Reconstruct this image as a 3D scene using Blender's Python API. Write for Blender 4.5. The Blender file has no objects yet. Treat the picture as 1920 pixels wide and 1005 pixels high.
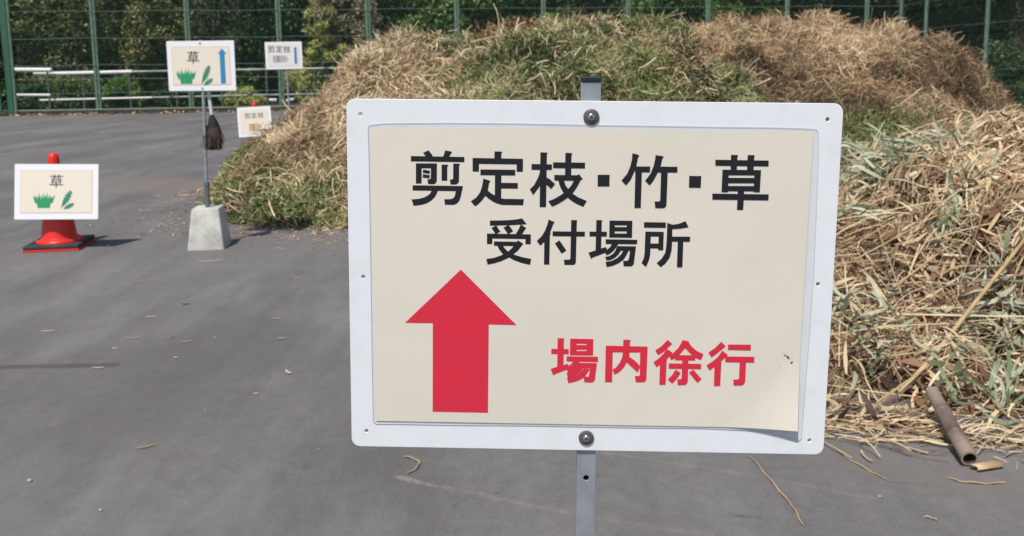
import bpy, bmesh, math, random
import numpy as np
from mathutils import Vector, Matrix

SC = bpy.context.scene
COL = SC.collection
rng = np.random.default_rng(7)
random.seed(7)

# ------------------------------------------------------------------ camera
F_PX, CX, CY, HOR = 1600.0, 960.0, 320.0, 122.0
PITCH = math.atan((CY - HOR) / F_PX)
ROLL = math.radians(0.72)
CAM = np.array([0.0, 0.0, 1.27])
FW = np.array([0, math.cos(PITCH), -math.sin(PITCH)])
R0 = np.array([1.0, 0, 0]); U0 = np.cross(R0, FW)
RT = math.cos(ROLL) * R0 - math.sin(ROLL) * U0
UP = math.sin(ROLL) * R0 + math.cos(ROLL) * U0
cd = bpy.data.cameras.new("camera")
cam = bpy.data.objects.new("camera", cd); COL.objects.link(cam)
cam.matrix_world = Matrix(((RT[0], UP[0], -FW[0], CAM[0]), (RT[1], UP[1], -FW[1], CAM[1]), (RT[2], UP[2], -FW[2], CAM[2]), (0, 0, 0, 1)))
cd.sensor_width = 36.0
cd.lens = F_PX / 1920 * 36.0
cd.shift_y = -(502.5 - CY) / 1920
cd.clip_start = 0.05; cd.clip_end = 1000
cd.dof.use_dof = True
cd.dof.focus_distance = 0.86
cd.dof.aperture_fstop = 15.0
SC.camera = cam

# ------------------------------------------------------------------ light
SUN_EL = math.radians(60)
SUN_H = np.array([-0.40, -0.917]); SUN_H /= np.linalg.norm(SUN_H)
w = bpy.data.worlds.new("World"); SC.world = w; w.use_nodes = True
nt = w.node_tree
sky = nt.nodes.new("ShaderNodeTexSky"); sky.sky_type = 'NISHITA'; sky.sun_disc = False
sky.sun_elevation = SUN_EL; sky.sun_rotation = math.atan2(SUN_H[0], SUN_H[1])
nt.links.new(sky.outputs[0], nt.nodes["Background"].inputs[0])
nt.nodes["Background"].inputs[1].default_value = 0.105
sd = bpy.data.lights.new("sun", 'SUN'); sd.energy = 4.5; sd.angle = math.radians(0.53); sd.color = (1.0, 0.945, 0.865)
sun = bpy.data.objects.new("sun", sd); COL.objects.link(sun)
tosun = Vector((SUN_H[0] * math.cos(SUN_EL), SUN_H[1] * math.cos(SUN_EL), math.sin(SUN_EL)))
sun.rotation_euler = tosun.to_track_quat('Z', 'Y').to_euler(); sun.location = (-8, -18, 30)
SC.view_settings.view_transform = 'Standard'; SC.view_settings.look = 'None'
SC.view_settings.exposure = 0.0; SC.view_settings.gamma = 1.0
SC.cycles.max_bounces = 6; SC.cycles.transparent_max_bounces = 12

# ------------------------------------------------------------------ planning helpers (a pixel's ray cut with a real surface)
def ray(px, py): return RT * (px - CX) / F_PX - UP * (py - CY) / F_PX + FW
def gnd(px, py, z=0.0):
    d = ray(px, py); t = (z - CAM[2]) / d[2]; return CAM + d * t
def at(px, py, Y):
    d = ray(px, py); return CAM + d * (Y / d[1])
def on_hf(px, py, hf, t0=1.8, t1=22.0):
    d = ray(px, py); ts = np.linspace(t0, t1, 3000)
    P = CAM[None] + d[None] * ts[:, None]
    below = P[:, 2] < hf(P[:, 0], P[:, 1])
    i = int(np.argmax(below)) if below.any() else len(ts) - 1
    return P[i]

# ------------------------------------------------------------------ materials
def mat(name, col, rough=0.6, metal=0.0, spec=0.5, noise=None, bump=None, coat=0.0):
    m = bpy.data.materials.new(name); m.use_nodes = True
    n = m.node_tree.nodes; l = m.node_tree.links; b = n["Principled BSDF"]
    b.inputs["Base Color"].default_value = (*col, 1); b.inputs["Roughness"].default_value = rough
    b.inputs["Metallic"].default_value = metal; b.inputs["Specular IOR Level"].default_value = spec
    b.inputs["Coat Weight"].default_value = coat
    tc = n.new("ShaderNodeTexCoord")
    if noise:   # (scale, colour2, lo, hi)
        sc, c2, lo, hi = noise
        t = n.new("ShaderNodeTexNoise"); t.inputs["Scale"].default_value = sc; t.inputs["Detail"].default_value = 8
        l.new(tc.outputs["Object"], t.inputs["Vector"])
        mr = n.new("ShaderNodeMapRange"); mr.inputs[1].default_value = lo; mr.inputs[2].default_value = hi
        l.new(t.outputs[0], mr.inputs[0])
        mx = n.new("ShaderNodeMix"); mx.data_type = 'RGBA'
        mx.inputs[6].default_value = (*col, 1); mx.inputs[7].default_value = (*c2, 1)
        l.new(mr.outputs[0], mx.inputs[0]); l.new(mx.outputs[2], b.inputs["Base Color"])
    if bump:    # (scale, strength, distance)
        t2 = n.new("ShaderNodeTexNoise"); t2.inputs["Scale"].default_value = bump[0]; t2.inputs["Detail"].default_value = 6
        l.new(tc.outputs["Object"], t2.inputs["Vector"])
        bp = n.new("ShaderNodeBump"); bp.inputs["Strength"].default_value = bump[1]; bp.inputs["Distance"].default_value = bump[2]
        l.new(t2.outputs[0], bp.inputs["Height"]); l.new(bp.outputs[0], b.inputs["Normal"])
    return m

def ramp_mat(name, stops, rough=0.75, trans=0.25, spec=0.3):
    """blade material: colour by the per-blade 'tint' attribute (which colour the blade itself has)"""
    m = bpy.data.materials.new(name); m.use_nodes = True
    n = m.node_tree.nodes; l = m.node_tree.links; b = n["Principled BSDF"]
    a = n.new("ShaderNodeAttribute"); a.attribute_name = "tint"
    r = n.new("ShaderNodeValToRGB"); r.color_ramp.interpolation = 'LINEAR'
    e = r.color_ramp.elements
    while len(e) < len(stops): e.new(0.5)
    for i, (p, c) in enumerate(stops): e[i].position = p; e[i].color = (*c, 1)
    l.new(a.outputs["Fac"], r.inputs[0]); l.new(r.outputs[0], b.inputs["Base Color"])
    b.inputs["Roughness"].default_value = rough; b.inputs["Specular IOR Level"].default_value = spec
    if trans > 0:
        t = n.new("ShaderNodeBsdfTranslucent"); l.new(r.outputs[0], t.inputs[0])
        mx = n.new("ShaderNodeMixShader"); mx.inputs[0].default_value = trans
        l.new(b.outputs[0], mx.inputs[1]); l.new(t.outputs[0], mx.inputs[2]); l.new(mx.outputs[0], n["Material Output"].inputs[0])
    return m

# ------------------------------------------------------------------ mesh helpers
def np_mesh(name, V, polys_idx, loop_tot, m, parent=None, tint=None, smooth=False):
    me = bpy.data.meshes.new(name)
    V = np.ascontiguousarray(V, dtype=np.float32)
    me.vertices.add(len(V)); me.vertices.foreach_set("co", V.ravel())
    idx = np.ascontiguousarray(polys_idx, dtype=np.int32).ravel()
    me.loops.add(len(idx)); me.loops.foreach_set("vertex_index", idx)
    nf = len(idx) // loop_tot
    me.polygons.add(nf)
    me.polygons.foreach_set("loop_start", np.arange(nf, dtype=np.int32) * loop_tot)
    me.polygons.foreach_set("loop_total", np.full(nf, loop_tot, dtype=np.int32))
    if smooth: me.polygons.foreach_set("use_smooth", np.ones(nf, dtype=bool))
    me.update(calc_edges=True)
    if tint is not None:
        at_ = me.attributes.new("tint", 'FLOAT', 'POINT'); at_.data.foreach_set("value", np.ascontiguousarray(tint, dtype=np.float32))
    me.materials.append(m)
    o = bpy.data.objects.new(name, me); COL.objects.link(o)
    if parent: o.parent = parent
    return o

class MB:
    """collects shapes into one mesh"""
    def __init__(s): s.bm = bmesh.new()
    def box(s, c, d, M=None, bev=0.0):
        r = bmesh.ops.create_cube(s.bm, size=1.0); vs = r['verts']
        for v in vs:
            v.co = Vector((v.co.x * d[0], v.co.y * d[1], v.co.z * d[2]))
        if bev > 0:
            es = list({e for v in vs for e in v.link_edges})
            rr = bmesh.ops.bevel(s.bm, geom=es, offset=bev, segments=2, affect='EDGES', profile=0.5)
            vs = list({v for f in rr['faces'] for v in f.verts} | {v for v in vs if v.is_valid})
        for v in vs:
            p = v.co + Vector(c)
            v.co = (M @ p) if M else p
    def tube(s, pts, rad, n=12, cap=True):
        pts = [Vector(p) for p in pts]
        if not hasattr(rad, '__len__'): rad = [rad] * len(pts)
        rings = []; up = None
        for i, p in enumerate(pts):
            t = (pts[min(i + 1, len(pts) - 1)] - pts[max(i - 1, 0)]).normalized()
            if up is None:
                up = t.orthogonal().normalized()
            up = (up - t * up.dot(t)).normalized(); sd_ = t.cross(up)
            rings.append([s.bm.verts.new(p + (up * math.cos(a) + sd_ * math.sin(a)) * rad[i]) for a in [2 * math.pi * k / n for k in range(n)]])
        for a, b in zip(rings[:-1], rings[1:]):
            for k in range(n): s.bm.faces.new((a[k], a[(k + 1) % n], b[(k + 1) % n], b[k]))
        if cap:
            s.bm.faces.new(list(reversed(rings[0]))); s.bm.faces.new(rings[-1])
    def lathe(s, prof, n=32, o=(0, 0, 0)):
        rings = []
        for r, z in prof:
            rings.append([s.bm.verts.new((o[0] + r * math.cos(2 * math.pi * k / n), o[1] + r * math.sin(2 * math.pi * k / n), o[2] + z)) for k in range(n)])
        for a, b in zip(rings[:-1], rings[1:]):
            for k in range(n): s.bm.faces.new((a[k], a[(k + 1) % n], b[(k + 1) % n], b[k]))
        s.bm.faces.new(list(reversed(rings[0]))); s.bm.faces.new(rings[-1])
    def poly(s, pts):
        vs = [s.bm.verts.new(p) for p in pts]
        return s.bm.faces.new(vs)
    def done(s, name, m, parent=None, smooth=False):
        bmesh.ops.recalc_face_normals(s.bm, faces=s.bm.faces[:])
        me = bpy.data.meshes.new(name); s.bm.to_mesh(me); s.bm.free()
        if smooth:
            for p in me.polygons: p.use_smooth = True
            me.set_sharp_from_angle(angle=math.radians(40))
        me.materials.append(m)
        o = bpy.data.objects.new(name, me); COL.objects.link(o)
        if parent: o.parent = parent
        return o

def tag(o, label=None, cat=None, group=None, kind=None):
    if label: o['label'] = label
    if cat: o['category'] = cat
    if group: o['group'] = group
    if kind: o['kind'] = kind
    return o
def thing(name, loc, label, cat, group=None, rot=None):
    o = bpy.data.objects.new(name, None); COL.objects.link(o); o.empty_display_size = 0.1
    o.location = Vector(loc)
    if rot: o.rotation_euler = rot
    return tag(o, label, cat, group)

def outline_mesh(name, loops, thick, m, parent=None, z=0.0, bevel=0.0):
    """flat plate from outlines (first outer, rest holes) in local x,z; thickness towards +y (front at y=-z)"""
    c = bpy.data.curves.new("tmp", 'CURVE'); c.dimensions = '2D'; c.fill_mode = 'BOTH'; c.extrude = thick / 2; c.bevel_depth = bevel; c.bevel_resolution = 1
    for lp in loops:
        s = c.splines.new('POLY'); s.points.add(len(lp) - 1); s.use_cyclic_u = True
        for p, q in zip(s.points, lp): p.co = (q[0], q[1], 0, 1)
    t = bpy.data.objects.new("tmp", c); COL.objects.link(t)
    dg = bpy.context.evaluated_depsgraph_get()
    me = bpy.data.meshes.new_from_object(t.evaluated_get(dg)); COL.objects.unlink(t); bpy.data.objects.remove(t); bpy.data.curves.remove(c)
    # curve plane xy -> local xz, curve +z -> local -y
    me.transform(Matrix(((1, 0, 0, 0), (0, 0, -1, thick / 2 + bevel - z), (0, 1, 0, 0), (0, 0, 0, 1))))
    me.name = name; me.materials.clear(); me.materials.append(m)
    o = bpy.data.objects.new(name, me); COL.objects.link(o)
    if parent: o.parent = parent
    return o
def rrect(w_, h_, r, cx=0, cz=0, n=5):
    out = []
    for (sx, sz, a0) in ((1, 1, 0), (-1, 1, 90), (-1, -1, 180), (1, -1, 270)):
        for k in range(n + 1):
            a = math.radians(a0 + 90 * k / n)
            out.append((cx + sx * (w_ / 2 - r) + r * math.cos(a), cz + sz * (h_ / 2 - r) + r * math.sin(a)))
    return out
def circ(cx, cz, r, n=16): return [(cx + r * math.cos(2 * math.pi * k / n), cz + r * math.sin(2 * math.pi * k / n)) for k in range(n)]

def sm(x, a, b):
    t = np.clip((x - a) / (b - a), 0, 1); return t * t * (3 - 2 * t)
_tab = np.random.default_rng(3).random((256, 256))
def vnoise(x, y):
    xi = np.floor(x).astype(int); yi = np.floor(y).astype(int); fx = x - xi; fy = y - yi
    fx = fx * fx * (3 - 2 * fx); fy = fy * fy * (3 - 2 * fy)
    g = lambda a, b: _tab[a & 255, b & 255]
    return (g(xi, yi) * (1 - fx) + g(xi + 1, yi) * fx) * (1 - fy) + (g(xi, yi + 1) * (1 - fx) + g(xi + 1, yi + 1) * fx) * fy
def fbm(x, y, o=4):
    s = 0; a = 0.5
    for i in range(o):
        s = s + a * vnoise(x * 2 ** i + 17.3 * i, y * 2 ** i + 9.1 * i); a *= 0.5
    return s / (1 - 0.5 ** o) - 0.5
_jx = np.random.default_rng(11).random((64, 64)); _jy = np.random.default_rng(12).random((64, 64)); _jr = np.random.default_rng(13).random((64, 64))
def tufts(x, y, s):
    """0..1 heap of rounded tufts with creases between them"""
    x = x / s; y = y / s; xi = np.floor(x).astype(int); yi = np.floor(y).astype(int); best = np.zeros_like(x, dtype=float)
    for a in (-1, 0, 1):
        for b in (-1, 0, 1):
            i, j = xi + a, yi + b; k, l = i & 63, j & 63
            d2 = (x - i - _jx[k, l]) ** 2 + (y - j - _jy[k, l]) ** 2
            best = np.maximum(best, (.55 + .45 * _jr[k, l]) * np.clip(1 - d2, 0, 1) ** .6)
    return best
def unit(a): return a / np.maximum(np.linalg.norm(a, axis=1, keepdims=True), 1e-9)

def blades(name, P, D, N, L, W, m, parent, tint, bend=0.1, seg=2, prof=None, kind='stuff'):
    """many small blades in one mesh: root P, direction D, surface normal N"""
    n = len(P); D = unit(D); S = unit(np.cross(D, N + 0.6 * rng.normal(size=(n, 3)))); B = np.cross(S, D)
    L = np.broadcast_to(L, (n,)); W = np.broadcast_to(W, (n,)); k = rng.normal(size=n) * bend; k2 = rng.normal(size=n) * bend
    V = np.zeros((n, seg + 1, 2, 3))
    for i in range(seg + 1):
        t = i / seg
        c = P + D * (L * t)[:, None] + B * (k * L * (t - t * t) * 2)[:, None] + S * (k2 * L * (t - t * t) * 2)[:, None]
        wd = (prof(t) if prof else 1.0) * W / 2
        V[:, i, 0] = c - S * wd[:, None]; V[:, i, 1] = c + S * wd[:, None]
    base = (np.arange(n) * (seg + 1) * 2)[:, None, None]
    q = np.array([[2 * i, 2 * i + 1, 2 * i + 3, 2 * i + 2] for i in range(seg)])[None]
    F = base + q
    o = np_mesh(name, V.reshape(-1, 3), F.reshape(-1), 4, m, parent, np.repeat(tint, (seg + 1) * 2))
    if kind: o['kind'] = kind
    return o
leafprof = lambda t: 0.12 + 0.88 * math.sin(math.pi * min(1, 0.08 + t * 0.92)) ** 0.8

# ------------------------------------------------------------------ ground
def asphalt_material():
    m = bpy.data.materials.new("asphalt"); m.use_nodes = True
    n = m.node_tree.nodes; l = m.node_tree.links; b = n["Principled BSDF"]
    g = n.new("ShaderNodeNewGeometry")
    def math_(op, a, c, d=None):
        k = n.new("ShaderNodeMath"); k.operation = op
        for i, v in enumerate((a, c) if d is None else (a, c, d)):
            if isinstance(v, (int, float)): k.inputs[i].default_value = v
            else: l.new(v, k.inputs[i])
        return k.outputs[0]
    def noise(scale, mapping=None, detail=6, rough=0.6):
        t = n.new("ShaderNodeTexNoise"); t.inputs["Scale"].default_value = scale; t.inputs["Detail"].default_value = detail; t.inputs["Roughness"].default_value = rough
        src = g.outputs["Position"]
        if mapping:
            mp = n.new("ShaderNodeMapping"); mp.inputs["Scale"].default_value = mapping[0]; mp.inputs["Rotation"].default_value = (0, 0, mapping[1]); l.new(src, mp.inputs[0]); src = mp.outputs[0]
        l.new(src, t.inputs["Vector"]); return t.outputs[0]
    def rng_(v, a, b_, c=0.0, d=1.0):
        k = n.new("ShaderNodeMapRange"); l.new(v, k.inputs[0])
        for i, q in enumerate((a, b_, c, d)): k.inputs[i + 1].default_value = q
        return k.outputs[0]
    def mixc(f, c1, c2):
        k = n.new("ShaderNodeMix"); k.data_type = 'RGBA'
        if isinstance(f, (int, float)): k.inputs[0].default_value = f
        else: l.new(f, k.inputs[0])
        for i, c in ((6, c1), (7, c2)):
            if isinstance(c, tuple): k.inputs[i].default_value = (*c, 1)
            else: l.new(c, k.inputs[i])
        return k.outputs[2]
    big = rng_(noise(0.45), 0.35, 0.68)
    col = mixc(big, (0.118, 0.109, 0.108), (0.180, 0.170, 0.168))
    tracks = rng_(noise(1.0, ((1.6, 0.16, 1), 0.12)), 0.45, 0.62)
    col = mixc(math_('MULTIPLY', tracks, 0.75), col, (0.088, 0.081, 0.080))
    dust = rng_(noise(2.6), 0.52, 0.75)
    col = mixc(math_('MULTIPLY', dust, 0.6), col, (0.15, 0.140, 0.128))
    mid = rng_(noise(17.0, None, 7, .8), 0.40, 0.66)
    col = mixc(math_('MULTIPLY', mid, 0.5), col, (0.070, 0.065, 0.064))
    worn = rng_(noise(1.3, ((1.0, .45, 1), .5), 7, .7), 0.50, 0.66)
    col = mixc(math_('MULTIPLY', worn, 0.5), col, (0.215, 0.207, 0.206))
    warm = rng_(noise(0.9, None, 5), 0.52, 0.72)
    col = mixc(math_('MULTIPLY', warm, 0.35), col, (0.15, 0.132, 0.115))
    agg = rng_(noise(170.0, None, 4, .75), 0.45, 0.72)
    col = mixc(math_('MULTIPLY', agg, 0.5), col, (0.24, 0.23, 0.225))
    dk = rng_(noise(75.0, None, 4), 0.62, 0.72)
    col = mixc(math_('MULTIPLY', dk, 0.5), col, (0.035, 0.033, 0.032))
    spots = rng_(noise(13.0, None, 6, .7), 0.64, 0.70)
    col = mixc(math_('MULTIPLY', spots, 0.55), col, (0.052, 0.046, 0.042))
    wob = math_('MULTIPLY', math_('SUBTRACT', noise(14.0, None, 5), 0.5), 0.035)
    brk = rng_(noise(26.0, None, 6, .75), 0.40, 0.60)
    def seg(a, b_, wid, colr, amt, col, broken=True):
        ax = n.new("ShaderNodeVectorMath"); ax.operation = 'SUBTRACT'; l.new(g.outputs["Position"], ax.inputs[0]); ax.inputs[1].default_value = (a[0], a[1], 0)
        ba = (b_[0] - a[0], b_[1] - a[1], 0); ln = ba[0] ** 2 + ba[1] ** 2
        dt = n.new("ShaderNodeVectorMath"); dt.operation = 'DOT_PRODUCT'; l.new(ax.outputs[0], dt.inputs[0]); dt.inputs[1].default_value = ba
        h = n.new("ShaderNodeClamp"); l.new(math_('DIVIDE', dt.outputs["Value"], ln), h.inputs[0])
        sc = n.new("ShaderNodeVectorMath"); sc.operation = 'SCALE'; sc.inputs[0].default_value = ba; l.new(h.outputs[0], sc.inputs["Scale"])
        df = n.new("ShaderNodeVectorMath"); df.operation = 'SUBTRACT'; l.new(ax.outputs[0], df.inputs[0]); l.new(sc.outputs[0], df.inputs[1])
        le = n.new("ShaderNodeVectorMath"); le.operation = 'LENGTH'; l.new(df.outputs[0], le.inputs[0])
        d = math_('ADD', le.outputs["Value"], wob)
        msk = rng_(d, wid * 0.4, wid, 1.0, 0.0)
        f = math_('MULTIPLY', msk, amt)
        if broken: f = math_('MULTIPLY', f, brk)
        return mixc(f, col, colr)
    G = lambda x, y: gnd(x, y)
    pale = (0.21, 0.185, 0.16)
    col = seg(G(742, 893), G(815, 912), 0.016, (0.27, 0.25, 0.235), 0.8, col)
    col = seg(G(760, 898), G(1080, 965), 0.014, pale, 0.75, col)
    col = seg(G(1080, 965), G(1330, 1003), 0.014, pale, 0.6, col)
    col = seg(G(1120, 846), G(1420, 893), 0.014, pale, 0.65, col)
    col = seg(G(1420, 893), G(1640, 935), 0.016, pale, 0.5, col)
    col = seg(G(-60, 690), G(215, 684), 0.035, (0.06, 0.05, 0.044), 0.7, col, False)
    col = seg(G(1372, 967), G(1425, 970), 0.010, (0.05, 0.043, 0.037), 0.7, col)
    col = seg(G(1665, 903), G(1740, 908), 0.008, (0.06, 0.05, 0.043), 0.6, col)
    col = seg(G(250, 345), G(385, 352), 0.75, (0.215, 0.175, 0.135), 0.8, col)
    col = seg(G(330, 420), G(600, 455), 0.30, (0.17, 0.145, 0.115), 0.5, col)
    col = seg(G(1560, 850), G(1940, 930), 0.16, (0.16, 0.135, 0.105), 0.5, col)
    col = seg(G(420, 500), G(600, 500), 0.14, (0.17, 0.165, 0.16), 0.55, col)
    col = seg(G(400, 540), G(440, 535), 0.06, (0.19, 0.18, 0.175), 0.6, col)
    col = seg(G(60, 497), G(230, 488), 0.10, (0.16, 0.155, 0.152), 0.5, col)
    col = seg(G(100, 795), G(112, 793), 0.03, (0.18, 0.175, 0.17), 0.5, col)
    l.new(col, b.inputs["Base Color"]); b.inputs["Roughness"].default_value = 0.72; b.inputs["Specular IOR Level"].default_value = 0.5
    bp = n.new("ShaderNodeBump"); bp.inputs["Strength"].default_value = 0.5; bp.inputs["Distance"].default_value = 0.004
    l.new(noise(160.0, None, 5), bp.inputs["Height"]); l.new(bp.outputs[0], b.inputs["Normal"])
    return m

FA, FB = np.array([-14.35, 24.6]), np.array([12.2, 27.0])      # back fence, left post to corner
soil = mat("leaf_litter_soil", (0.06, 0.045, 0.028), 0.95, noise=(1.5, (0.03, 0.035, 0.014), 0.4, 0.6), bump=(14, 0.6, 0.04))
mb = MB(); mb.poly([(-300, -300, -0.012), (300, -300, -0.012), (300, 300, -0.012), (-300, 300, -0.012)])
tag(mb.done("ground", soil), kind='structure')
mb = MB(); bk = lambda p, d: (p[0], p[1] + d, 0)
mb.poly([(-40, -30, 0), (12.25, -30, 0), bk(FB, -.02), bk(FA, -.02), (-40, 24.0, 0)])
tag(mb.done("asphalt", asphalt_material()), kind='structure')
# hillside beyond
gx, gy = np.meshgrid(np.linspace(-45, 60, 70), np.linspace(31, 75, 40))
hz = sm(gy, 31, 60) * 9 + fbm(gx * .3, gy * .3) * 1.2 * sm(gy, 31, 38) - .05
ii = np.arange(39)[:, None] * 70 + np.arange(69)[None]
hill = np_mesh("hillside", np.stack([gx, gy, hz], -1).reshape(-1, 3), np.stack([ii, ii + 1, ii + 71, ii + 70], -1).reshape(-1), 4, soil, None, None, True)
tag(hill, kind='structure')
# low kerb under the fence
fd = (FB - FA) / np.linalg.norm(FB - FA); fn = np.array([-fd[1], fd[0]])
ang = math.atan2(fd[1], fd[0]); flen = float(np.linalg.norm(FB - FA))
conc = mat("old_concrete", (0.26, 0.24, 0.21), 0.9, noise=(6, (0.14, 0.11, 0.08), 0.4, 0.65), bump=(60, .4, .01))
mb = MB()
Mk = Matrix.Translation((FA[0], FA[1], 0)) @ Matrix.Rotation(ang, 4, 'Z')
mb.box((flen / 2, 0.06, 0.05), (flen + .4, 0.16, 0.124), Mk)
kerb = mb.done("kerb", conc); tag(kerb, kind='structure')

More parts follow.
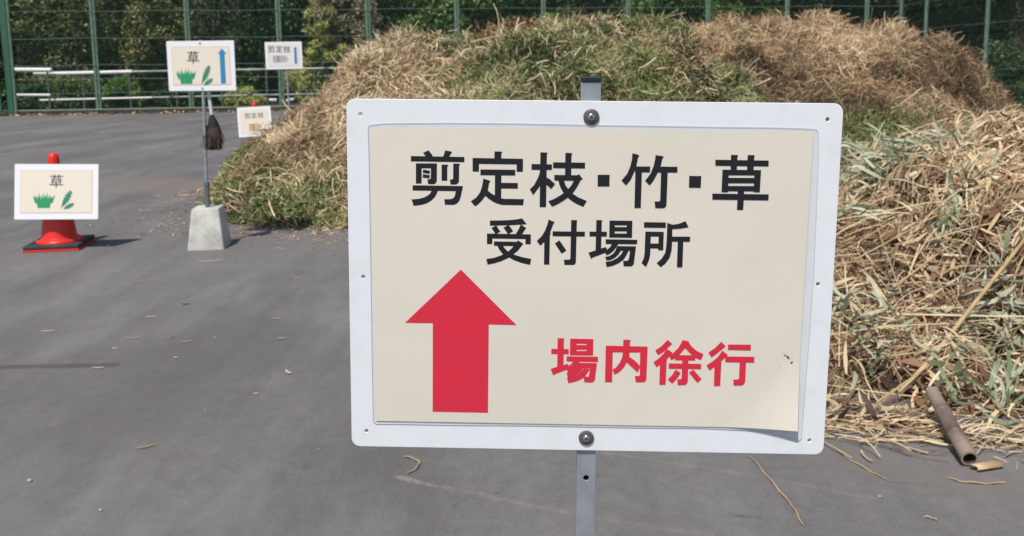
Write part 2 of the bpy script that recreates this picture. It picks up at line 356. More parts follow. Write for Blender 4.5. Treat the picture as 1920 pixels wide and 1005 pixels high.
# ------------------------------------------------------------------ lettering (outlines of the sign's characters)
Z12 = 8.375; Z10 = 10.05
GLY = {
'cut': (765, 280, Z12, [[(240,52),(325,12),(392,96),(345,125),(290,125)],[(585,15),(680,30),(693,45),(640,125),(548,125),(570,70)],[(48,102),(888,117),(887,200),(48,187)],[(127,217),(217,217),(217,533),(127,535)],[(127,217),(457,217),(457,296),(127,296)],[(365,217),(457,217),(455,490),(448,515),(430,535),(405,545),(320,543),(306,468),(345,465),(360,452)],[(240,315),(350,333),(337,385),(235,365)],[(238,385),(348,405),(335,455),(232,438)],[(530,236),(615,238),(632,240),(635,252),(620,270),(618,490),(530,490)],[(713,220),(805,222),(818,230),(805,260),(803,490),(795,520),(775,540),(745,550),(670,548),(660,472),(695,470),(710,455)],[(75,560),(866,573),(850,655),(75,642)],[(760,600),(866,573),(830,740),(810,800),(775,845),(725,868),(583,866),(570,780),(670,778),(710,765),(735,735),(752,655)],[(375,640),(472,645),(450,700),(420,750),(370,800),(300,842),(220,866),(92,884),(58,783),(170,773),(260,750),(330,710),(362,672)]]),
'fix': (875, 280, Z12, [[(438,30),(545,32),(560,40),(545,65),(545,160),(436,160)],[(95,132),(885,146),(883,235),(95,224)],[(95,132),(195,140),(193,347),(95,345)],[(785,150),(885,146),(882,349),(785,347)],[(218,312),(762,318),(762,408),(216,402)],[(445,395),(545,395),(542,790),(443,790)],[(530,522),(803,525),(803,613),(530,611)],[(262,455),(368,490),(372,502),(355,520),(332,640),(300,720),(240,800),(180,860),(132,890),(66,812),(150,755),(210,675),(240,590),(256,510)],[(335,645),(390,690),(445,720),(480,755),(540,765),(600,773),(897,778),(886,872),(560,868),(490,850),(430,825),(350,775),(296,725),(300,680)]]),
'branch': (985, 280, Z12, [[(237,44),(330,47),(350,52),(338,75),(324,902),(224,902)],[(97,227),(418,233),(416,320),(97,317)],[(232,310),(260,330),(240,570),(222,578),(170,650),(122,716),(72,625),(140,555),(195,450),(225,370)],[(325,432),(390,470),(466,542),(404,620),(365,580),(325,550)],[(628,52),(720,55),(738,62),(723,90),(718,410),(622,410)],[(436,200),(936,207),(933,296),(436,291)],[(455,398),(815,403),(840,385),(902,463),(865,480),(860,490),(455,485)],[(515,480),(605,480),(630,560),(680,630),(740,690),(830,750),(962,806),(908,898),(800,850),(720,800),(655,745),(590,665),(540,570)],[(765,480),(868,478),(820,570),(760,660),(690,735),(600,800),(500,860),(417,895),(360,810),(460,770),(570,705),(650,640),(720,565)]]),
'dot': (1110, 280, Z12, [[(88,396),(274,396),(270,578),(86,578)]]),
'bamboo': (1110, 280, Z12, [[(632,58),(722,82),(740,97),(718,130),(692,262),(660,350),(600,480),(530,562),(461,487),(550,380),(600,260),(625,150)],[(680,265),(782,265),(762,916),(663,916)],[(680,266),(908,266),(905,357),(670,357)],[(995,88),(1105,103),(1123,118),(1100,140),(1073,268),(1030,360),(960,490),(900,562),(830,490),(915,380),(960,270),(985,170)],[(1083,268),(1187,268),(1165,860),(1155,895),(1135,912),(1110,920),(990,918),(978,815),(1055,812),(1067,798)],[(1065,270),(1337,270),(1335,360),(1035,360)]]),
'dot2': (1230, 280, Z12, [[(518,413),(706,416),(696,600),(511,597)]]),
'grass': (1230, 280, Z12, [[(1172,84),(1270,86),(1283,97),(1272,115),(1262,330),(1165,330)],[(1433,86),(1530,88),(1546,99),(1535,120),(1524,330),(1422,330)],[(927,160),(1762,173),(1760,264),(925,253)],[(1038,316),(1138,316),(1122,670),(1022,668)],[(1540,323),(1642,323),(1622,670),(1525,668)],[(1038,316),(1642,323),(1638,405),(1038,402)],[(1060,442),(1610,446),(1608,528),(1060,527)],[(1060,570),(1610,573),(1608,655),(1060,652)],[(880,690),(1762,703),(1758,796),(878,784)],[(1278,640),(1378,640),(1362,946),(1264,946)]]),
'receive': (905, 405, Z10, [[(135,80),(330,78),(500,72),(640,58),(742,38),(832,150),(720,157),(550,168),(140,178)],[(168,218),(258,172),(335,290),(245,340)],[(393,212),(490,160),(575,280),(480,340)],[(720,150),(822,222),(790,265),(740,340),(620,340),(680,240)],[(82,325),(908,340),(906,430),(82,418)],[(82,325),(185,330),(182,522),(82,522)],[(808,340),(908,340),(906,527),(805,525)],[(215,472),(640,480),(665,453),(767,515),(735,555),(720,563),(215,555)],[(275,550),(385,555),(430,620),(490,670),(590,720),(750,770),(916,802),(892,914),(740,880),(600,830),(480,765),(380,710),(315,630)],[(590,555),(735,555),(670,640),(580,715),(480,785),(350,845),(220,885),(93,910),(70,803),(220,780),(360,730),(480,665),(540,610)]]),
'attach': (1000, 405, Z10, [[(287,62),(385,102),(400,117),(378,140),(318,295),(310,345),(205,480),(132,553),(64,465),(160,370),(220,270),(265,150)],[(205,470),(310,290),(330,323),(312,350),(300,908),(200,908)],[(362,282),(970,290),(967,381),(362,374)],[(712,70),(812,72),(827,82),(818,100),(800,860),(790,890),(760,915),(585,914),(575,817),(680,815),(696,800)],[(405,510),(492,453),(622,643),(532,704)]]),
'place': (1100, 405, Z10, [[(180,70),(275,72),(292,80),(282,110),(268,650),(165,650)],[(52,287),(378,290),(376,381),(52,378)],[(30,685),(170,640),(260,607),(360,578),(382,625),(340,688),(220,735),(110,775),(90,798),(75,785)],[(428,80),(530,80),(522,400),(422,398)],[(755,85),(857,85),(850,403),(748,402)],[(428,80),(857,85),(856,170),(428,167)],[(450,203),(830,203),(830,282),(450,280)],[(422,322),(852,325),(850,403),(422,398)],[(356,432),(948,442),(945,525),(356,519)],[(480,510),(600,510),(560,570),(500,650),(440,700),(375,733),(330,665),(385,625),(440,580)],[(570,560),(925,565),(910,650),(540,645)],[(540,640),(640,640),(600,710),(540,770),(470,812),(375,833),(345,765),(430,745),(500,700)],[(690,640),(785,645),(745,730),(690,815),(600,880),(490,930),(373,954),(352,858),(480,835),(580,780),(650,710)],[(815,640),(925,565),(885,885),(870,920),(835,940),(693,940),(683,838),(760,836),(785,820),(800,760)]]),
'spot': (1200, 405, Z10, [[(72,110),(483,115),(480,217),(70,212)],[(97,287),(200,300),(187,720),(165,820),(108,953),(25,880),(70,780),(82,690)],[(97,287),(442,292),(442,380),(97,378)],[(350,300),(442,292),(433,638),(338,636)],[(180,512),(360,512),(350,602),(180,602)],[(510,122),(608,160),(603,240),(600,480),(590,640),(550,780),(470,890),(385,955),(310,880),(400,800),(470,690),(490,560),(500,380)],[(600,160),(730,140),(852,90),(908,205),(760,230),(600,242)],[(590,381),(938,383),(935,478),(590,474)],[(706,470),(810,470),(792,958),(690,957)]]),
'place2': (1025, 630, Z10, [[(205,32),(318,33),(330,42),(325,70),(315,560),(197,590)],[(87,233),(415,238),(413,336),(85,332)],[(72,610),(195,570),(320,535),(398,515),(420,555),(365,632),(240,680),(160,708),(135,732),(118,722)],[(443,42),(565,42),(560,355),(435,355)],[(750,48),(878,48),(870,360),(750,360)],[(443,42),(878,48),(876,140),(443,137)],[(500,160),(800,160),(800,250),(500,250)],[(437,272),(875,272),(870,360),(436,355)],[(375,373),(965,380),(963,483),(373,470)],[(500,470),(620,475),(560,590),(480,655),(400,670),(372,630),(415,555),(470,510)],[(600,495),(945,500),(930,600),(550,595)],[(550,595),(680,597),(640,660),(550,735),(480,760),(395,765),(372,680),(470,660),(520,630)],[(690,600),(815,610),(760,700),(690,780),(600,830),(500,860),(405,880),(380,770),(480,755),(560,735),(640,670)],[(815,600),(945,500),(905,820),(885,850),(840,868),(710,862),(695,775),(722,752),(790,755)]]),
'inside': (1125, 630, Z10, [[(107,172),(240,180),(225,860),(90,860)],[(107,172),(893,190),(890,303),(107,297)],[(755,195),(893,190),(870,810),(850,845),(815,862),(670,860),(650,742),(725,742),(745,730)],[(436,60),(560,62),(575,75),(560,110),(555,310),(430,310)],[(430,290),(555,290),(545,380),(500,490),(440,590),(360,670),(270,718),(232,625),(300,580),(370,490),(415,390)],[(500,400),(545,378),(650,450),(755,560),(705,680),(600,580),(495,485)]]),
'slow': (1220, 630, Z10, [[(315,62),(402,138),(375,160),(250,280),(137,352),(80,262),(200,180)],[(300,235),(405,300),(380,340),(295,430),(160,540),(105,577),(48,485),(150,410),(230,330)],[(170,520),(300,400),(275,908),(158,908)],[(595,68),(700,85),(715,100),(640,220),(540,340),(460,410),(380,440),(345,370),(430,300),(520,210),(570,120)],[(610,110),(705,100),(760,180),(860,270),(988,330),(942,442),(840,405),(740,320),(640,215)],[(455,350),(835,352),(833,452),(455,445)],[(335,505),(945,515),(943,613),(335,605)],[(590,430),(705,430),(695,830),(680,880),(645,910),(505,915),(495,805),(555,803),(578,790)],[(462,622),(560,685),(490,790),(400,885),(318,810),(410,710)],[(795,620),(952,800),(875,872),(718,680)]]),
'go': (1318, 630, Z10, [[(340,98),(420,180),(400,200),(280,300),(155,393),(95,300),(210,225)],[(360,265),(462,345),(430,375),(330,470),(210,570),(118,638),(60,540),(170,470),(270,390)],[(210,560),(340,450),(318,930),(200,930)],[(463,150),(895,153),(893,261),(463,250)],[(412,375),(960,382),(957,490),(412,480)],[(685,460),(805,460),(788,840),(770,890),(725,920),(570,922),(563,810),(645,808),(672,795)]]),
}

# ------------------------------------------------------------------ main sign
white_paint = mat("white_enamel", (0.765, 0.79, 0.82), 0.42, noise=(40, (0.70, 0.72, 0.74), 0.5, 0.8), bump=(300, .03, .001))
cream = mat("cream_paper", (0.735, 0.675, 0.58), 0.42, noise=(5, (0.69, 0.64, 0.555), 0.45, 0.65), bump=(22, .12, .004))
ink = mat("black_print", (0.013, 0.015, 0.019), 0.45, spec=0.3)
redink = mat("red_print", (0.68, 0.026, 0.055), 0.42, spec=0.35, noise=(30, (0.63, 0.028, 0.06), .4, .7))
galv = mat("galvanised_steel", (0.36, 0.39, 0.42), 0.38, metal=0.35, noise=(55, (0.29, 0.32, 0.345), .4, .65), bump=(90, .05, .002))
blackp = mat("black_plastic", (0.015, 0.015, 0.017), 0.35)
steel = mat("bolt_steel", (0.45, 0.43, 0.42), 0.28, metal=0.9)
rubberw = mat("dark_washer", (0.115, 0.105, 0.115), 0.5, metal=0.3)

PC = np.array([0.07658343, 0.83546293, 1.05472961])
PM = np.array([[0.9995, 0.0234, 0.0211], [-0.0233, 0.9997, -0.005], [-0.0213, 0.0045, 0.9998]])
PW, PH = 0.484, 0.35816
def on_sign(px, py):
    d = ray(px, py); nrm = PM[:, 1]; t = ((PC - CAM) @ nrm) / (d @ nrm); q = CAM + d * t - PC
    return float(q @ PM[:, 0]), float(q @ PM[:, 2])
sign = thing("direction_sign", (PC[0], PC[1], 0.0), "large white sign in front with black and red Japanese writing and a red arrow", "sign")
sgM = Matrix([list(PM[0]) + [0], list(PM[1]) + [0], list(PM[2]) + [PC[2]], [0, 0, 0, 1]])
def put(o): o.matrix_local = sgM; return o
holes = [on_sign(676, 214), on_sign(1552, 224), on_sign(681, 519), on_sign(1534, 533), on_sign(687, 808), on_sign(1518, 826)]
put(outline_mesh("plate", [rrect(PW, PH, 0.0085)] + [circ(a, c, 0.0024) for a, c in holes], 0.002, white_paint, sign, 0.0, 0.0004))
# laminated film: slightly wavy clear margin round the paper
film = bpy.data.materials.new("laminate_film"); film.use_nodes = True
fn_ = film.node_tree.nodes; fb = fn_["Principled BSDF"]
fb.inputs["Base Color"].default_value = (0.80, 0.83, 0.83, 1); fb.inputs["Roughness"].default_value = 0.2; fb.inputs["Alpha"].default_value = 0.2
film_edge = mat("laminate_edge", (0.52, 0.54, 0.54), 0.4)
top = [(690,238),(694,234),(720,231),(765,230.5),(840,230),(960,231),(1100,234),(1240,236),(1360,238),(1450,239),(1505,240.5),(1529,242),(1534,248)]
right = [(1534,300),(1531,380),(1526,500),(1518,620),(1510,720),(1504,800),(1502,822),(1496,826)]
bottom = [(1440,811),(1400,806),(1320,802),(1200,801),(1000,797),(850,796),(740,794),(706,794),(700,790)]
left = [(698,700),(696,560),(694,420),(692,300)]
fo = [on_sign(*p) for p in top + right + bottom + left]
put(outline_mesh("laminate_film", [fo[::-1]], 0.0002, film, sign, 0.0006))
mb = MB()
for a, c in zip(fo, fo[1:] + fo[:1]):
    mb.tube([(a[0], -0.0007, a[1]), (c[0], -0.0007, c[1])], 0.00026, 5)
put(mb.done("laminate_edge", film_edge, sign))
# paper with a lifted lower right corner
TL, TR, BR, BL = (np.array(on_sign(*p)) for p in ((694, 240), (1524.5, 246), (1491, 802), (705, 788)))
nu, nv = 61, 45
V = []
def lift(u, v_):     # v_ from top
    d = max(0.0, (u - 0.83) / 0.17) ; e = max(0.0, (v_ - 0.72) / 0.28)
    s = max(0.0, d + e - 1.0)
    return 0.0075 * s ** 1.6 + 0.00004 * math.sin(9 * u) * math.sin(7 * v_)
for j in range(nv):
    for i in range(nu):
        u = i / (nu - 1); v_ = j / (nv - 1)
        p = (TL * (1 - u) + TR * u) * (1 - v_) + (BL * (1 - u) + BR * u) * v_
        V.append((p[0], -0.00135 - lift(u, v_), p[1]))
ii = np.arange(nv - 1)[:, None] * nu + np.arange(nu - 1)[None]
put(np_mesh("paper", np.array(V), np.stack([ii, ii + nu, ii + nu + 1, ii + 1], -1).reshape(-1), 4, cream, sign, None, True))
INKY = -0.00152
def glyph_polys(keys, fun, inset=0.0):
    out = []
    for k in keys:
        ox, oy, s, ps = GLY[k]
        for p in ps:
            out.append([fun(ox + a / s, oy + b_ / s) for a, b_ in p])
    return out
def letter_mesh(name, polys, m, parent, y0, dy=6e-6):
    mb = MB()
    for i, p in enumerate(polys):
        mb.poly([(a, y0 - dy * i, c) for a, c in p])
    return mb.done(name, m, parent)
put(letter_mesh("black_lettering", glyph_polys(['cut', 'fix', 'branch', 'dot', 'bamboo', 'dot2', 'grass'], on_sign), ink, sign, INKY))
put(letter_mesh("black_lettering", glyph_polys(['receive', 'attach', 'place', 'spot'], on_sign), ink, sign, INKY))
put(letter_mesh("red_lettering", glyph_polys(['place2', 'inside', 'slow', 'go'], on_sign), redink, sign, INKY))
put(letter_mesh("red_arrow", [[on_sign(750 + a / 3.465, 495 + b_ / 3.465) for a, b_ in [(396,34),(757,394),(577,390),(572,963),(213,956),(214,382),(34,379)]]], redink, sign, INKY))
# dirt specks on the paper
mb = MB()
for p in ([(1472,665),(1478,667),(1480,673),(1476,672)], [(1481,678),(1486,676),(1485,681),(1482,682)], [(1459,685),(1461,686),(1460,688)], [(1468,662),(1473,666),(1471,668)]):
    mb.poly([(on_sign(*q)[0], INKY, on_sign(*q)[1]) for q in p])
put(mb.done("dirt_speck", mat("dirt", (0.16, 0.085, 0.05), 0.9), sign))
# post: square tube behind the plate, holes in its front wall
tp = on_sign(1109, 150); bt = on_sign(1098, 1005)
dx = (bt[0] - tp[0]) / (tp[1] - bt[1])
pw = 0.0185
zt, zb = tp[1], -PC[2] + 0.02
def px_(z): return tp[0] + dx * (tp[1] - z)
hole_z = on_sign(1098, 899)[1]
hs = [circ(px_(z), z, 0.0033) for z in (hole_z, hole_z - 0.16, hole_z - 0.32)]
post = put(outline_mesh("post", [[(px_(zt) - pw / 2, zt), (px_(zb) - pw / 2, zb), (px_(zb) + pw / 2, zb), (px_(zt) + pw / 2, zt)]] + hs, 0.0014, galv, sign, -0.0032, 0.0003))
mb = MB()
for (ox, oy, wx, wy) in ((-pw / 2 + .0007, .0132, .0014, .0164), (pw / 2 - .0007, .0132, .0014, .0164), (0, .0222, pw - .0032, .0014)):
    vs = []
    for z in (zt, zb):
        for sx, sy in ((-1, -1), (1, -1), (1, 1), (-1, 1)):
            vs.append(mb.bm.verts.new((px_(z) + ox + sx * wx / 2, oy + sy * wy / 2, z)))
    for k in range(4): mb.bm.faces.new((vs[k], vs[(k + 1) % 4], vs[4 + (k + 1) % 4], vs[4 + k]))
    mb.bm.faces.new(vs[:4]); mb.bm.faces.new(vs[4:])
put(mb.done("post_wall", galv, sign))
mb = MB(); mb.box((px_(zt), 0.0128, zt + 0.0004), (pw + 0.0012, 0.0215, 0.0056), None, 0.0012)
put(mb.done("end_cap", blackp, sign))
for (bx, by) in ((1108.5, 219), (1099, 820)):
    u, v_ = on_sign(bx, by)
    B = sgM @ Matrix.Translation((u, -0.0004, v_)) @ Matrix.Rotation(math.radians(90), 4, 'X')
    mb = MB(); mb.lathe([(0.0075, 0.0), (0.0078, 0.0006), (0.0078, 0.0012), (0.0072, 0.0017), (0.0040, 0.0019)], 28)
    bo = mb.done("bolt", rubberw, sign, True); bo.matrix_local = B
    mb = MB(); mb.lathe([(0.0038, 0.0018), (0.0038, 0.0026), (0.0033, 0.0035), (0.0022, 0.0041), (0.0008, 0.0043)], 20)
    mb.done("screw_head", steel, bo, True)
    mb = MB(); mb.box((0, 0, 0.00395), (0.0034, 0.0007, 0.0009)); mb.box((0, 0, 0.0040), (0.0007, 0.0034, 0.0009))
    mb.done("cross_slot", blackp, bo)
concrete_pale = mat("pale_concrete", (0.55, 0.55, 0.51), 0.9, noise=(9, (0.40, 0.385, 0.34), .42, .66), bump=(70, .6, .006))
def frustum(mb, b, t, h, r=0.012, z0=0.0):
    lo, hi = rrect(b, b, r), rrect(t, t, r)
    A = [mb.bm.verts.new((p[0], p[1], z0)) for p in lo]; A1 = [mb.bm.verts.new((p[0], p[1], z0 + .012)) for p in lo]
    B = [mb.bm.verts.new((p[0], p[1], z0 + h - .008)) for p in hi]; C_ = [mb.bm.verts.new((p[0] * .955, p[1] * .955, z0 + h)) for p in hi]
    k = len(A)
    for a, b_ in ((A, A1), (A1, B), (B, C_)):
        for i in range(k): mb.bm.faces.new((a[i], a[(i + 1) % k], b_[(i + 1) % k], b_[i]))
    mb.bm.faces.new(A[::-1]); mb.bm.faces.new(C_)
mb = MB(); frustum(mb, .25, .19, .285)
bb = mb.done("base_block", concrete_pale, sign, True); bb.location = (px_(zb), 0.0, 0)

# ------------------------------------------------------------------ small signs
pale_plate = mat("white_board", (0.84, 0.85, 0.87), 0.4)
pinkline = mat("pink_border_print", (0.80, 0.58, 0.47), 0.5)
cream2 = mat("cream_notice", (0.80, 0.73, 0.61), 0.5)
white_notice = mat("faded_white_notice", (0.80, 0.77, 0.745), 0.5)
greenink = mat("green_print", (0.030, 0.33, 0.13), 0.5, noise=(60, (0.02, 0.25, 0.15), .4, .7))
greenink2 = mat("dark_green_print", (0.04, 0.24, 0.13), 0.5)
blueink = mat("blue_print", (0.030, 0.24, 0.47), 0.5)
greyink = mat("faded_black_print", (0.045, 0.045, 0.05), 0.5)
def centre_of(keys):
    pts = [(GLY[k][0] + a / GLY[k][2], GLY[k][1] + b_ / GLY[k][2]) for k in keys for p in GLY[k][3] for a, b_ in p]
    xs = [p[0] for p in pts]; ys = [p[1] for p in pts]; return (min(xs) + max(xs)) / 2, (min(ys) + max(ys)) / 2, max(xs) - min(xs), max(ys) - min(ys)
def small_text(keys, parent, m, cx, cz, width, y, name="lettering", thin=0.0):
    x0, y0, ww, hh = centre_of(keys); s = width / ww
    polys = glyph_polys(keys, lambda a, b_: (cx + (a - x0) * s, cz - (b_ - y0) * s))
    if thin:
        res = []
        for p in polys:
            q = [np.array(a) for a in p]; area = sum(q[i][0] * q[(i + 1) % len(q)][1] - q[(i + 1) % len(q)][0] * q[i][1] for i in range(len(q)))
            sg = 1 if area > 0 else -1; out = []
            for i in range(len(q)):
                e1 = q[i] - q[i - 1]; e2 = q[(i + 1) % len(q)] - q[i]
                n1 = np.array([-e1[1], e1[0]]) / (np.linalg.norm(e1) + 1e-12); n2 = np.array([-e2[1], e2[0]]) / (np.linalg.norm(e2) + 1e-12)
                b_ = n1 + n2; b_ = b_ / max(0.5, (b_ @ b_) / 2)
                out.append(tuple(q[i] + sg * b_ * thin))
            res.append(out)
        polys = res
    return letter_mesh(name, polys, m, parent, y, 2e-5)
def grass_icon(parent, cx, cz, wd, ht, y):
    """tuft: spiky fan of blades on a flat foot"""
    mb = MB(); k = 0
    tips = [(-.50,.72),(-.42,.86),(-.30,.80),(-.22,1.0),(-.10,.84),(0.0,.98),(.08,.82),(.16,1.0),(.28,.84),(.36,.74),(.50,.82),(.46,.66)]
    mb.poly([(cx + a * wd, y, cz + b_ * ht) for a, b_ in ((-.27, 0), (.27, 0), (.30, .28), (.34, .5), (.18, .55), (0, .6), (-.18, .55), (-.34, .5), (-.30, .28))])
    for a, b_ in tips:
        k += 1; r = a * .62; mb.poly([(cx + q[0] * wd, y - 2e-5 * k, cz + q[1] * ht) for q in ((r - .07, .3), (r + .07, .3), (r * .4 + a * .6 + .035, .62), (a, b_), (r * .4 + a * .6 - .035, .62))])
    return mb.done("grass_picture", greenink, parent)
def leaf_icon(parent, cx, cz, wd, ht, y):
    """sprig: two serrated leaves"""
    mb = MB(); k = 0
    def leaf(x0, z0, x1, z1, w_):
        nonlocal k
        pts = []; n = 6; dx_, dz = x1 - x0, z1 - z0; L = math.hypot(dx_, dz); px, pz = -dz / L, dx_ / L
        for sgn in (1, -1):
            row = []
            for i in range(n):
                t = i / n; ww = w_ * math.sin(math.pi * (t * .8 + .12))
                row.append((x0 + dx_ * t + sgn * px * ww * .45, z0 + dz * t + sgn * pz * ww * .45)); t2 = t + .5 / n
                row.append((x0 + dx_ * t2 + sgn * px * ww, z0 + dz * t2 + sgn * pz * ww))
            pts += row + [(x1, z1)] if sgn == 1 else row[::-1]
        k += 1; mb.poly([(cx + a * wd, y - 2e-5 * k, cz + b_ * ht) for a, b_ in pts])
    leaf(-.40, -.34, .30, .52, .27); leaf(-.26, -.48, .50, -.20, .17)
    k += 1; mb.poly([(cx + a * wd, y - 2e-5 * k, cz + b_ * ht) for a, b_ in ((-.5, -.44), (-.46, -.47), (-.3, -.2), (-.34, -.18))])
    return mb.done("leaf_picture", greenink2, parent)
def arrow_up(parent, cx, zb_, zt_, sw, hw, y):
    hh = hw * .55
    mb = MB(); mb.poly([(cx + a, y, c) for a, c in ((-sw / 2, zb_), (sw / 2, zb_), (sw / 2, zt_ - hh), (hw / 2, zt_ - hh), (0, zt_), (-hw / 2, zt_ - hh), (-sw / 2, zt_ - hh))])
    return mb.done("blue_arrow", blueink, parent)
def wood_icon(parent, cx, cz, wd, ht, y, faded):
    """tied bundle of cut branches: stacked bars with a cord"""
    c = [(0.42, 0.37, 0.40), (0.30, 0.26, 0.29)] if faded else [(0.52, 0.36, 0.17), (0.33, 0.21, 0.10)]
    mb = MB()
    for i, (x0, x1, z, t) in enumerate([(-.5, .36, .34, .16), (-.46, .44, .17, .17), (-.5, .5, -.02, .18), (-.44, .46, -.21, .17), (-.48, .40, -.39, .15)]):
        mb.poly([(cx + a * wd, y, cz + b_ * ht) for a, b_ in ((x0, z - t / 2 + .01), (x1, z - t / 2 + .03), (x1 + .03, z + t / 2 - .02), (x0 + .02, z + t / 2 - .01))])
    o = mb.done("bundle_picture", mat("bundle_print", c[0], .5), parent)
    mb = MB(); mb.poly([(cx + a * wd, y - 4e-5, cz + b_ * ht) for a, b_ in ((-.17, -.46), (-.05, -.46), (-.06, .44), (-.18, .44))])
    mb.done("cord_picture", mat("cord_print", c[1], .5), o)
    return o
def board(parent, loc, wd, ht, yaw=0.0, roll=0.0, tilt=0.0, kind='grass', arrow=False, paper_m=None, hold=True):
    """white board part carrying its notice as sub-parts; parent is the thing"""
    hl = [circ(0.0, ht / 2 - .016, .0035), circ(0.0, -ht / 2 + .016, .0035)] if hold else []
    p = outline_mesh("plate", [rrect(wd, ht, .006)] + hl, .003, pale_plate, parent, 0.0, .0004)
    p.matrix_local = Matrix.Translation(loc) @ Matrix.Rotation(yaw, 4, 'Z') @ Matrix.Rotation(roll, 4, 'Y') @ Matrix.Rotation(tilt, 4, 'X')
    pw_, ph_ = (wd * .865, ht * .78) if kind == 'grass' else (wd * .84, ht * .80)
    mb = MB(); mb.poly([(-pw_ / 2, -.0010, -ph_ / 2), (pw_ / 2, -.0010, -ph_ / 2), (pw_ / 2, -.0010, ph_ / 2), (-pw_ / 2, -.0010, ph_ / 2)])
    mb.done("notice_border", pinkline, p)
    a, b_ = pw_ / 2 - .006, ph_ / 2 - .006
    mb = MB(); mb.poly([(-a, -.0016, -b_), (a, -.0016, -b_), (a, -.0016, b_), (-a, -.0016, b_)])
    mb.done("notice", paper_m or cream2, p)
    y = -.0023
    if kind == 'grass':
        if arrow:
            small_text(['grass'], p, greyink, -.055, .060, .092, y, thin=.0014)
            grass_icon(p, -.112, -.125, .15, .115, y); leaf_icon(p, .037, -.068, .085, .13, y); arrow_up(p, .155, -.125, .118, .036, .066, y)
        else:
            small_text(['grass'], p, greyink, -.002, .075, .098, y, thin=.0016)
            grass_icon(p, -.085, -.115, .155, .115, y); leaf_icon(p, .075, -.06, .09, .125, y)
    else:
        if arrow:
            small_text(['cut', 'fix', 'branch'], p, greyink, -.055, .085, .30, y, thin=.0010)
            wood_icon(p, -.05, -.045, .21, .105, y, True); arrow_up(p, .158, -.115, .115, .034, .052, y)
        else:
            small_text(['cut', 'fix', 'branch'], p, greyink, 0.0, .095, .29, y, thin=.0012)
            wood_icon(p, .0, -.085, .19, .13, y, False)
    return p
thin_steel = mat("thin_steel_pole", (0.42, 0.44, 0.47), 0.4, metal=0.5, noise=(60, (0.33, 0.35, 0.38), .4, .6))
sleeve_m = mat("grey_sleeve", (0.16, 0.18, 0.20), 0.45, metal=0.4)

# grass sign with blue arrow, on concrete block
b0 = gnd(394, 462); b0[2] = 0
gs = thing("arrow_sign", b0, "white sign with one big character, grass picture and blue arrow on a concrete block", "sign")
mb = MB(); frustum(mb, .252, .188, .287); o = mb.done("base_block", concrete_pale, gs, True); o.rotation_euler = (0, 0, math.radians(6))
mb = MB(); mb.tube([(0, 0, .287), (0, 0, .46)], .0185, 16); mb.tube([(0, 0, .44), (0, 0, .47)], .0205, 16); mb.done("sleeve", sleeve_m, gs, True)
ptop = at(376, 75, b0[1]) - b0
mb = MB(); mb.tube([(0, 0, .46), (ptop[0] * .8, 0, 1.05), (ptop[0], 0, ptop[2])], .0115, 12); mb.done("pole", thin_steel, gs, True)
pc = at(377, 123.5, b0[1] - .02) - b0
board(gs, (pc[0], -.017, pc[2]), .484, .346, math.radians(-4), math.radians(.1), 0, 'grass', True)
for dz in (.157, -.157):
    mb = MB(); mb.tube([(pc[0], -.0215, pc[2] + dz), (pc[0], -.0135, pc[2] + dz)], .006, 10); mb.done("bolt", rubberw, gs, True)
# broom hanging behind that sign
bh = at(390, 168, b0[1] + .03); bl = at(397, 215, b0[1] + .03)
bd = (bh - bl) / np.linalg.norm(bh - bl)
br = thing("broom", bl, "dark bristled broom hanging head down behind the arrow sign", "broom")
mb = MB(); mb.tube([(0, 0, 0), tuple(bd * .42)], .0125, 12); mb.done("handle", mat("pale_broom_handle", (.66, .64, .64), .5), br, True)
dn = -bd
mb = MB(); prof = [(0, .013), (.02, .020), (.05, .032), (.085, .043), (.098, .045)]
mb.tube([tuple(dn * a) for a, r in prof], [r for a, r in prof], 16); bi = mb.done("binding", mat("black_binding", (.009, .009, .010), .8), br, True)
n = 900
t = rng.random(n) * 2 * math.pi; rr = np.sqrt(rng.random(n)) * .042
P = np.stack([rr * np.cos(t), rr * np.sin(t) * .7, -.075 + 0 * t], 1); D = np.stack([np.cos(t) * rr * 2.4 * (.4 + rng.random(n)), np.sin(t) * rr * 4 * .5, -1 + 0 * t], 1) + rng.normal(size=(n, 3)) * .09
bris = blades("bristles", P, D, np.tile([0, -1., 0], (n, 1)), .12 + .06 * rng.random(n), .004, ramp_mat("bristle", [(0, (.03, .021, .016)), (1, (.10, .07, .048))], .8, 0), br, rng.random(n), .12, 2, None, None)
mb = MB(); mb.lathe([(.012, 0.05), (.044, .03), (.050, -.02), (.046, -.06), (.030, -.085), (.012, -.095)], 14); core = mb.done("bristle_core", mat("bristle_dark", (.062, .044, .033), .9), br, True); core.location = tuple(dn * .12)

# far sign with bundle and arrow
fs0 = at(532, 104, 11.6); fs0[2] = 0
fs = thing("arrow_sign", fs0, "small far sign with three characters, a grey branch bundle and blue arrow", "sign")
mb = MB(); frustum(mb, .25, .19, .285); mb.done("base_block", concrete_pale, fs, True)
mb = MB(); mb.tube([(0.045, 0.025, .28), (.018, .025, 1.62)], .014, 12); mb.done("pole", thin_steel, fs, True)
fz = at(532, 104, 11.6)[2]
board(fs, (0, 0, fz), .490, .363, math.radians(3), math.radians(-.3), 0, 'wood', True, white_notice)

